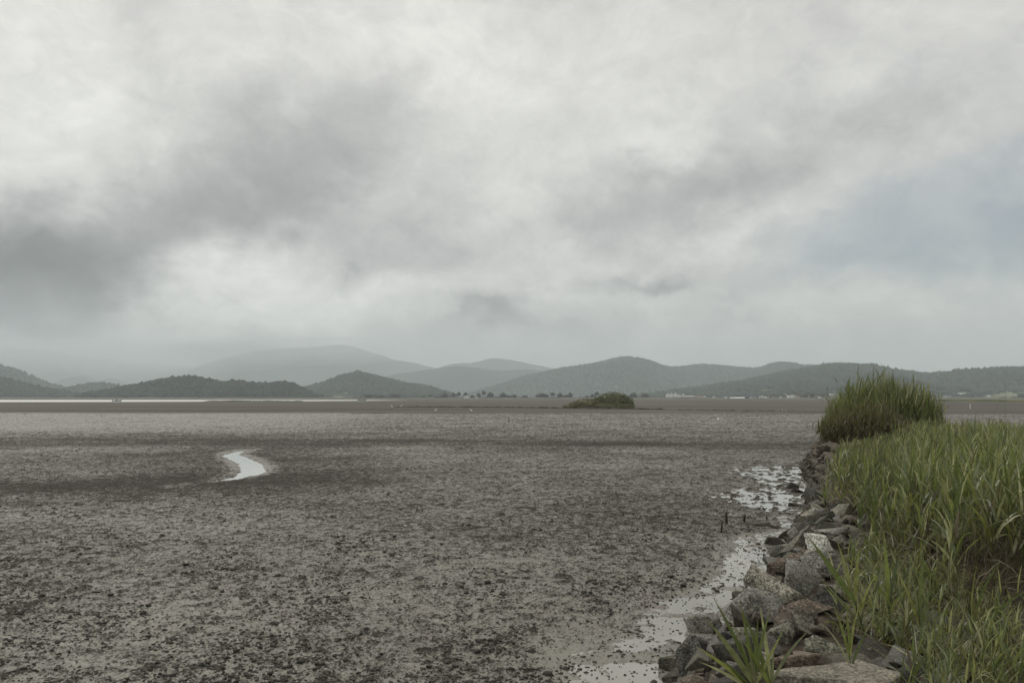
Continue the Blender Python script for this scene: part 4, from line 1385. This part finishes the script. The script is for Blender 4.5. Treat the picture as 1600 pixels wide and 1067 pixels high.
GREY, PALE, TAN, RED, BROWN, OLV, DARK = (0.225, 0.216, 0.190), (0.42, 0.40, 0.34), (0.31, 0.285, 0.23), (0.150, 0.116, 0.088), (0.165, 0.148, 0.118), (0.170, 0.165, 0.125), (0.075, 0.070, 0.058)
HERO = [  # px, py, width px, height px, colour, tilt (rx, ry, rz), label
    (1290, 1077, 182, 60, (0.185, 0.165, 0.130), (0.05, 0.04, 0.15), "broad flat tan slab nearest the camera at the bottom of the stone bank"),
    (1104, 1030, 84, 76, GREY, (0.1, 0.2, 0.4), "big dark speckled grey boulder at the pool's edge in front"),
    (1072, 1060, 78, 34, BROWN, (0.0, -0.15, 0.2), "brown rounded rock under the big speckled boulder"),
    (1050, 1046, 42, 46, OLV, (0.0, -0.5, 0.3), "narrow olive rock leaning on the left of the big speckled boulder"),
    (1096, 1069, 52, 20, RED, (0, 0.1, 0), "pinkish red rock at the very bottom under the brown rounded one"),
    (1114, 988, 70, 46, PALE, (0.15, 0.25, 0.3), "pale lichen spotted rock behind the big speckled boulder"),
    (1178, 956, 92, 64, GREY, (0.1, 0.12, 0.1), "large grey dome shaped boulder above the tuft of broad leaves"),
    (1218, 931, 84, 46, TAN, (0.25, 0.35, 0.2), "pale tan slab tilted behind the grey dome boulder"),
    (1250, 914, 84, 58, GREY, (0.2, 0.5, 0.5), "grey speckled wedge standing between tan slab and square grey block"),
    (1294, 899, 84, 62, GREY, (0.1, 0.45, 0.2), "square edged grey block below the bright white rock"),
    (1283, 861, 49, 40, (0.50, 0.49, 0.43), (0.2, 0.25, 0.3), "brightest whitish rock on the bank, shaped like a loaf"),
    (1259, 957, 68, 36, RED, (0.1, 0.15, 0.3), "rust red rock under the pale tan slab"),
    (1219, 994, 60, 46, OLV, (0.1, 0.1, 0.6), "greenish angular rock right of the broad leaf tuft"),
    (1258, 985, 40, 46, BROWN, (0.0, 0.1, 0.2), "brownish upright rock between greenish rock and rust red rock"),
    (1236, 1031, 64, 42, RED, (0.1, 0.15, 0.2), "reddish brown rock with a flat face just above the broad slab"),
    (1288, 1020, 60, 36, OLV, (0.0, 0.1, 0.4), "mossy low rock behind the broad slab"),
    (1281, 1001, 28, 20, PALE, (0.1, 0.0, 0.5), "small pale stone between mossy rock and upright rock"),
    (1354, 908, 42, 30, GREY, (0.0, 0.0, 0.4), "rounded grey rock half hidden in the grass"),
    (1316, 952, 72, 38, DARK, (0.0, 0.25, 0.3), "dark flat rock in the hollow beside the grass"),
    (1229, 893, 60, 50, RED, (0.2, -0.4, 0.5), "reddish slanted rock at the water left of the square grey block"),
    (1250, 857, 56, 58, BROWN, (0.1, -0.45, 0.4), "brown leaning slab left of the brightest whitish rock"),
    (1300, 839, 54, 30, GREY, (0.0, 0.15, 0.4), "dark topped grey rock behind the brightest whitish rock"),
    (1268, 817, 48, 34, TAN, (0.1, -0.2, 0.2), "tan and reddish rock that the pale dry stick leans on"),
    (1280, 804, 22, 17, PALE, (0.0, 0.1, 0.2), "small pale rock capping the bank behind the stick"),
    (1293, 813, 20, 28, DARK, (0.0, 0.1, 0.3), "dark square block beside the pale dry stick"),
    (1235, 840, 38, 38, OLV, (0.1, -0.3, 0.4), "olive angular rock left of the tan and reddish rock"),
    (1214, 865, 28, 20, GREY, (0.0, 0.1, 0.2), "small grey rock at the waterline under the olive angular rock"),
    (1229, 863, 24, 18, BROWN, (0.0, 0.2, 0.5), "small brown rock wedged right of the small grey one at the waterline"),
    (1203, 882, 34, 14, OLV, (0.0, 0.05, 0.2), "flat olive stone lying at the pool's edge"),
    (1212, 850, 30, 19, DARK, (0.0, 0.1, 0.3), "dark rock at the foot of the olive angular one"),
    (1236, 763, 17, 18, DARK, (0.0, 0.35, 0.4), "dark pointed rock standing by itself in the pool"),
    (1248, 769, 22, 10, DARK, (0.0, 0.1, 0.5), "low dark rock just right of the dark pointed one in the pool"),
    (1249, 791, 34, 14, BROWN, (0.0, -0.1, 0.2), "brown flat slab lying in the pool beyond the stick"),
    (1186, 824, 34, 15, BROWN, (0.0, 0.05, 0.1), "low flat mud covered rock right of the stakes"),
    (1212, 826, 18, 10, DARK, (0.0, 0.05, 0.3), "small dark stone right of the flat mud covered rock"),
    (1304, 723, 13, 11, (0.55, 0.52, 0.46), (0.0, 0.0, 0.3), "small whitish stone on the far part of the bank by the reeds"),
    (1155, 1030, 60, 60, DARK, (0.0, 0.1, 0.3), "dark rock in the shade behind the broad leaf tuft"),
    (1196, 1042, 60, 44, BROWN, (0.0, 0.1, 0.6), "brown speckled rock at the right foot of the broad leaf tuft"),
    (1322, 985, 50, 34, DARK, (0.0, 0.1, 0.2), "dark layered rock with dry straw on it beside the grass"),
    (1165, 1000, 46, 36, OLV, (0.0, 0.1, 0.4), "olive rock under the front edge of the grey dome boulder"),
]
hero_xy = []
for i, (px, py, w, h_, colr, tilt, lab) in enumerate(HERO):
    p = bank_hit(px, py)
    dist = math.sqrt(p[0] ** 2 + p[1] ** 2 + (p[2] - CAM_H) ** 2)
    a, b = w / 2 * dist / FPX * 1.05, h_ / 2 * dist / FPX * 1.05
    o = link("rock" if w < 50 else "boulder", rock_mesh("rock", 100 + i, (a, max(a * 0.75, b * 0.8), b), 6 if w > 30 else 4, 9 + i % 4, 0.020, 0.028))
    dp = np.array([p[0], p[1], p[2] - CAM_H]) / dist
    o.location = tuple(p + dp * a * 0.25)
    o.rotation_euler = tilt
    o.color = colr + (0.85 if colr[0] > 0.4 else (0.3 if colr[0] > 0.2 else 0.0),)
    tag(o, lab, "rock")
    hero_xy.append((p[0], p[1], max(a, b)))
hero_xy = np.array(hero_xy)

# stones of the bank, from a few shared shapes
SHAPES = [rock_mesh("stone", 300 + k, (1.0, random.uniform(0.6, 0.9), random.uniform(0.42, 0.72)), 0 if k < 10 else 2, 9 + k % 4, 0.025, 0.045) for k in range(16)]
STONECOL = [GREY, GREY, GREY, BROWN, BROWN, OLV, OLV, DARK, DARK, RED, TAN]
cand = []
for _ in range(9000):
    D = 4.2 + 32.5 * rng.random() ** 0.8
    s = rng.uniform(0.08, 2.3 if D < 13 else (1.5 if D < 22 else 2.4))
    if D > 33:
        s = rng.uniform(-0.1, 5.5)
    size = float(np.clip(rng.lognormal(-1.72, 0.35), 0.09, 0.36))
    if s < 0.35:
        size = min(size, 0.17)
    if D < 12:
        size = min(size, 0.16)
    x = float(foot_x(D)) + s / 0.92
    if len(cand):
        c = np.array(cand)
        if (np.hypot(c[:, 0] - x, c[:, 1] - D) < (c[:, 3] + size) * 0.62).any():
            continue
    if (np.hypot(hero_xy[:, 0] - x, hero_xy[:, 1] - D) < hero_xy[:, 2] * 0.92 + size * 0.5).any():
        continue
    cand.append((x, D, float(bank_z(x, D)), size))
cand.sort(key=lambda c: -c[3] / c[1])
rest = cand[285:]
for x, D, z, size in cand[:285]:
    o = link("stone", random.choice(SHAPES), bank)
    o.location = (x, D, z + size * (0.12 if D > 12 else -0.05))
    o.scale = (size, size, size * random.uniform(0.8, 1.1))
    o.rotation_euler = (random.uniform(-0.7, 0.7), random.uniform(-0.9, 0.4), random.uniform(0, 6.28))
    colr = random.choice(STONECOL)
    k = random.uniform(0.75, 1.25)
    o.color = (colr[0] * k, colr[1] * k, colr[2] * k, 0.1)
# smaller rubble filling the joints
for _ in range(2200):
    D = 4.2 + 32.0 * rng.random() ** 0.8
    s = rng.uniform(-0.25, 2.3 if D < 13 else 1.5)
    x = float(foot_x(D)) + s / 0.92
    rest.append((x, D, float(bank_z(x, D)), float(rng.uniform(0.03, 0.10))))
rs = np.array(rest)
lib = []
for k in range(10):
    me = SHAPES[k]
    co = np.empty(len(me.vertices) * 3, dtype=np.float32)
    me.vertices.foreach_get("co", co)
    lib.append((co.reshape(-1, 3).astype(float), np.array([p.vertices[:] for p in me.polygons])))
vs, fs, off_ = [], [], 0
for x, y, z, size in rs:
    cv, cf = lib[random.randrange(10)]
    a, b, c = random.uniform(0, 6.28), random.uniform(-0.9, 0.6), random.uniform(-0.7, 0.7)
    ca, sa, cb, sb, cc, sc_ = math.cos(a), math.sin(a), math.cos(b), math.sin(b), math.cos(c), math.sin(c)
    M = np.array([(ca, -sa, 0), (sa, ca, 0), (0, 0, 1)]) @ np.array([(cb, 0, sb), (0, 1, 0), (-sb, 0, cb)]) @ np.array([(1, 0, 0), (0, cc, -sc_), (0, sc_, cc)])
    vs.append((cv * size * np.array([1.0, 1.0, random.uniform(0.6, 1.0)])) @ M.T + np.array([x, y, z + 0.02]))
    fs.append(cf + off_)
    off_ += len(cv)
rub = link("rubble", mesh_np("rubble", np.concatenate(vs), np.concatenate(fs), M_ROCK), bank)
rub.color = (0.13, 0.108, 0.082, 0)
tag(rub, kind="stuff")

# ------------------------------------------------------------------ clods and snails on the mud
def blob_field(name, label, cat, P, size, flatten, sub, mat):
    bv, bf = ico(sub)
    n = len(P)
    V = bv[None] * (1 + 1.1 * (rng.random((n, len(bv), 1)) - 0.5)) * size[:, None, None] * np.array([1.15, 1.0, flatten]) + P[:, None]
    me = mesh_np(name, V.reshape(-1, 3), (bf[None] + (np.arange(n) * len(bv))[:, None, None]).reshape(-1, 3), mat, False)
    return tag(link(name, me), label, cat, kind="stuff")


n = 70000
D = 7.4 + 50 * rng.random(n) ** 1.5
x = rng.uniform(-0.72, 0.5, n) * D
dens = fbm(x * 0.55, D * 0.55, 91, 3) + 0.6 * noise2(x * 2.2, D * 2.2, 92)
keep = (dens > -0.6 + 1.1 * rng.random(n)) & (bank_s(x, D) < -0.15) & (poly_sd(x, D, STREAM) > 0.3)
x, D, dens = x[keep], D[keep], dens[keep]
z, lump, wet_, smo_ = mud_fields(x, D)
size = np.clip(rng.lognormal(-4.32, 0.46, len(x)) * (0.8 + 0.35 * np.clip(dens, 0, 1.5)), 0.006, 0.046)
blob_field("mud_clods", "dark crumbly clods of mud scattered over the flat", "mud clods", np.stack([x, D, z + size * 0.1], -1), size, 0.62, 1, M_CLOD)
n = 1100
D = 7.2 + 9.0 * rng.random(n) ** 1.2
x = foot_x(D) - np.abs(rng.normal(0, 1.5, n)) - 0.05
z, lump, wet_, smo_ = mud_fields(x, D)
size = rng.uniform(0.005, 0.013, n)
blob_field("mud_snails", "tiny dark mud snails dotted over the shallow pool", "mud snails", np.stack([x, D, np.maximum(z, 0.0) + size * 0.3], -1), size, 0.7, 1, M_CLOD)

# ------------------------------------------------------------------ small finds
p = on_level(1054, 1009, 0.0)
bm_ = bmesh.new()
seg, rs_ = 20, 6
vs = [[bm_.verts.new(((0.032 + 0.007 * math.cos(b)) * math.cos(a), (0.032 + 0.007 * math.cos(b)) * math.sin(a), 0.008 + 0.007 * math.sin(b)))
       for b in [2 * math.pi * k / rs_ for k in range(rs_)]] for a in [2 * math.pi * k / seg for k in range(seg)]]
for i in range(seg):
    for j in range(rs_):
        bm_.faces.new((vs[i][j], vs[(i + 1) % seg][j], vs[(i + 1) % seg][(j + 1) % rs_], vs[i][(j + 1) % rs_]))
me = bpy.data.meshes.new("ring")
bm_.to_mesh(me)
bm_.free()
me.materials.append(M_DARKLEG)
o = link("ring", me)
o.location = (p[0], p[1], 0.004)
o.rotation_euler = (0.5, 0.2, 0)
tag(o, "small dark ring lying in the pool near the front boulder", "ring")
for px, py, sc, lab in ((633, 822, 0.035, "white shell lying alone on the mud in the middle distance"), (1141, 803.5, 0.03, "pale shell beside the splintered wooden stake")):
    p = on_level(px, py, 0.05)
    me = rock_mesh("shell", 900 + int(px), (sc, sc * 0.8, sc * 0.4), 2, 16, 0.02, 0.1)
    me.materials[0] = M_FEATHER
    o = link("shell", me)
    o.location = (p[0], p[1], 0.06)
    tag(o, lab, "shell", "shells on the mud")

b = Bag()
q0, q1 = bank_hit(1300, 827), bank_hit(1289, 811)
d0 = np.array([q0 + (0, 0, 0.12)])
d1 = np.array([at_depth(1289, 810, q0[1] + 0.15)])
b.add(*tubes(d0, d1, np.array([[0.0, 0.0, 0.01]]), 0.010 * one, 0.007 * one, np.array([[0.42, 0.39, 0.33]])))
tag(link("stick", b.mesh("stick", M_LEAF)), "pale dry stick leaning across the tan and reddish rock", "stick")


# ------------------------------------------------------------------ plants one can pick out
def leaf_plant(px, py, label, leaves, stemH, name="reed_plant", stem_lean=0.0):
    """leaves: list of (azimuth deg in the picture plane, length m, width m, start height, droop)"""
    p = bank_hit(px, py)
    o = empty(name, (p[0], p[1], p[2] - 0.02))
    tag(o, label, "reed plant", "single reed plants in front of the bank")
    b = Bag()
    top = np.array([[stem_lean * stemH, 0.03, stemH]])
    b.add(*tubes(np.zeros((1, 3)), top, np.zeros((1, 3)), 0.006 * one, 0.003 * one, np.array([[0.085, 0.095, 0.040]])))
    link("stem", b.mesh("stem", M_LEAF), o)
    for (ang, L, W, s0, droop) in leaves:
        a = R(ang)                      # 0 = right, 90 = straight up, 180 = left
        phi = 0.0 if math.cos(a) >= 0 else math.pi
        th = a if math.cos(a) >= 0 else math.pi - a
        phi += random.uniform(-0.5, 0.5)
        P = np.array([[stem_lean * s0, 0.03 * s0 / max(stemH, 0.1), s0]])
        V, F, c, _ = blades(P, np.array([phi]), np.array([th + droop * 0.35]), np.array([droop]), np.array([L * 0.92]), np.array([W * 1.25]), 7, np.array([random.uniform(-0.5, 0.5)]), pick(GREENS, 1), roll=random.choice((-1, 1)) * random.uniform(0.75, 1.35))
        link("leaf", mesh_np("leaf", V, F, M_LEAF, True, cols=c), o)
    return o


leaf_plant(1180, 1082, "tuft of broad green leaves growing between the front rocks", [
    (128, 0.62, 0.030, 0.06, 0.15), (116, 0.60, 0.026, 0.10, 0.1), (142, 0.50, 0.024, 0.03, 0.2), (100, 0.52, 0.020, 0.10, 0.1), (86, 0.42, 0.022, 0.08, 0.05),
    (74, 0.50, 0.020, 0.08, 0.25), (150, 0.42, 0.020, 0.02, 0.3), (108, 0.45, 0.028, 0.05, 0.2), (62, 0.44, 0.016, 0.05, 0.1), (135, 0.34, 0.022, 0.02, 0.1), (95, 0.32, 0.026, 0.02, 0.05)], 0.30)
leaf_plant(1206, 1080, "smaller green leaf tuft touching the right of the front tuft", [
    (110, 0.52, 0.024, 0.05, 0.1), (97, 0.50, 0.020, 0.08, 0.05), (56, 0.46, 0.015, 0.06, 0.45), (122, 0.42, 0.022, 0.03, 0.2), (84, 0.30, 0.016, 0.02, 0.1)], 0.22)
leaf_plant(1356, 1004, "tall reed plant leaning left over the dark rock at the grass edge", [
    (124, 0.62, 0.034, 0.30, 0.05), (112, 0.55, 0.028, 0.36, 0.05), (130, 0.50, 0.020, 0.12, 0.1), (84, 0.44, 0.024, 0.30, 0.15), (70, 0.40, 0.018, 0.2, 0.4), (104, 0.40, 0.020, 0.40, 0.1)], 0.46, stem_lean=-0.25)
leaf_plant(1392, 990, "upright reed plant with one very broad pale leaf in the front grass", [
    (92, 0.62, 0.040, 0.22, 0.05), (100, 0.52, 0.026, 0.16, 0.1), (76, 0.48, 0.022, 0.2, 0.3), (112, 0.42, 0.018, 0.1, 0.3), (64, 0.4, 0.016, 0.1, 0.8)], 0.42)
leaf_plant(1330, 1052, "thin yellowish young reed beside the right end of the broad slab", [
    (104, 0.40, 0.016, 0.10, 0.2), (80, 0.42, 0.014, 0.10, 0.3), (120, 0.36, 0.012, 0.05, 0.5), (66, 0.34, 0.014, 0.05, 0.2), (92, 0.36, 0.014, 0.12, 0.1)], 0.24)
leaf_plant(1522, 1030, "broad bending reed plant low in the grass at the right", [
    (60, 0.62, 0.026, 0.20, 0.7), (48, 0.6, 0.022, 0.12, 0.6), (120, 0.45, 0.022, 0.15, 0.9), (84, 0.5, 0.024, 0.2, 0.3), (36, 0.5, 0.018, 0.1, 0.4)], 0.4)
leaf_plant(1440, 1010, "bright yellow green reed plant in the middle of the front grass", [
    (98, 0.5, 0.026, 0.2, 0.05), (84, 0.52, 0.024, 0.22, 0.05), (108, 0.44, 0.02, 0.15, 0.2), (70, 0.44, 0.02, 0.1, 0.4)], 0.36)

# dry flower stalks standing out of the reeds
def stalk(px0, py0, D0, px1, py1, label, plume):
    a, c = at_depth(px0, py0, D0), at_depth(px1, py1, D0)
    o = empty("reed_stalk", tuple(a))
    tag(o, label, "reed stalk", "thin stalks standing out of the reeds")
    b = Bag()
    b.add(*tubes(np.zeros((1, 3)), (c - a)[None], np.array([[0.0, 0, 0.02]]), 0.003 * one, 0.0015 * one, np.array([[0.14, 0.12, 0.085]])))
    link("stem", b.mesh("stem", M_LEAF), o)
    if plume:
        n = 26
        d = (c - a) / np.linalg.norm(c - a)
        t = rng.uniform(-plume, 0.02, n)
        V, F, cc, _ = blades((c - a)[None] + d[None] * t[:, None], np.full(n, 0.0 if d[0] > 0 else math.pi) + rng.normal(0, 0.5, n), np.full(n, math.asin(d[2])) + rng.normal(0, 0.3, n), rng.uniform(0, 0.6, n),
                             np.full(n, plume * 0.45), np.full(n, 0.012), 2, rng.normal(0, 0.5, n), np.tile(np.array([[0.055, 0.045, 0.035]]), (n, 1)))
        link("plume", mesh_np("plume", V, F, M_LEAF, True, cols=cc), o)


stalk(1330, 618, 31.0, 1302, 590, "bent stalk with a dark plume at the top left of the reed clump", 0.30)
stalk(1308, 642, 30.0, 1276, 621, "dark plumed stalk sticking out low on the left of the reed clump", 0.35)
stalk(1352, 612, 31.0, 1326, 589, "thin bare stalk crossing the top left outline of the reed clump", 0.0)
stalk(1464, 655, 29.0, 1464, 604, "vertical thin stalk on the right side of the reed clump", 0.0)
stalk(1467, 648, 30.0, 1486, 632, "short leaning stalk on the right flank of the reed clump", 0.25)
stalk(1538, 676, 13.0, 1563, 628, "long thin stalk leaning right above the near reeds", 0.0)
stalk(1570, 690, 13.0, 1571, 600, "very thin tall stalk rising upright at the right edge of the reeds", 0.0)
stalk(1568, 720, 11.0, 1572, 664, "dark upright stalk among the reeds near the right edge", 0.0)

# ------------------------------------------------------------------ haze
hz = 16000.0
V, F = box_arr(-hz, hz, -3600, 16000, -2.0, 700.0)
hm = bpy.data.materials.new("haze")
hm.use_nodes = True
hm.node_tree.nodes.clear()
ho = hm.node_tree.nodes.new("ShaderNodeOutputMaterial")
hv = hm.node_tree.nodes.new("ShaderNodeVolumePrincipled")
hv.inputs["Color"].default_value = (0.875, 0.96, 1.0, 1)
hv.inputs["Density"].default_value = 0.00017
hm.node_tree.links.new(hv.outputs[0], ho.inputs["Volume"])
haze = link("haze", mesh_np("haze", V, F, hm))
tag(haze, "pale damp haze over the whole flat fading the hills", "haze", kind="stuff")

# low cloud lying on the mountain tops at left
mm = bpy.data.materials.new("mist")
mm.use_nodes = True
mm.node_tree.nodes.clear()
mo = mm.node_tree.nodes.new("ShaderNodeOutputMaterial")
mv = mm.node_tree.nodes.new("ShaderNodeVolumePrincipled")
mv.inputs["Color"].default_value = (0.96, 0.99, 1.0, 1)
mv.inputs["Density"].default_value = 0.00026
mm.node_tree.links.new(mv.outputs[0], mo.inputs["Volume"])
cv, cf = ico(3)
for px, py, D, rx, ry, rz in ((470, 548, 6700, 900, 800, 110), (330, 556, 6400, 620, 700, 120), (110, 556, 7600, 1300, 900, 150), (240, 575, 5200, 420, 600, 120)):
    c = at_depth(px, py, D)
    for k, up in ((1.15, 0), (0.9, 18), (0.62, 30)):
        o = link("mist", mesh_np("mist", cv * np.array([rx, ry, rz]) * k + c + np.array([0, 0, up]), cf, mm, True))
        tag(o, "soft low cloud veiling the tops of the hazy mountains at left", "mist", kind="stuff")
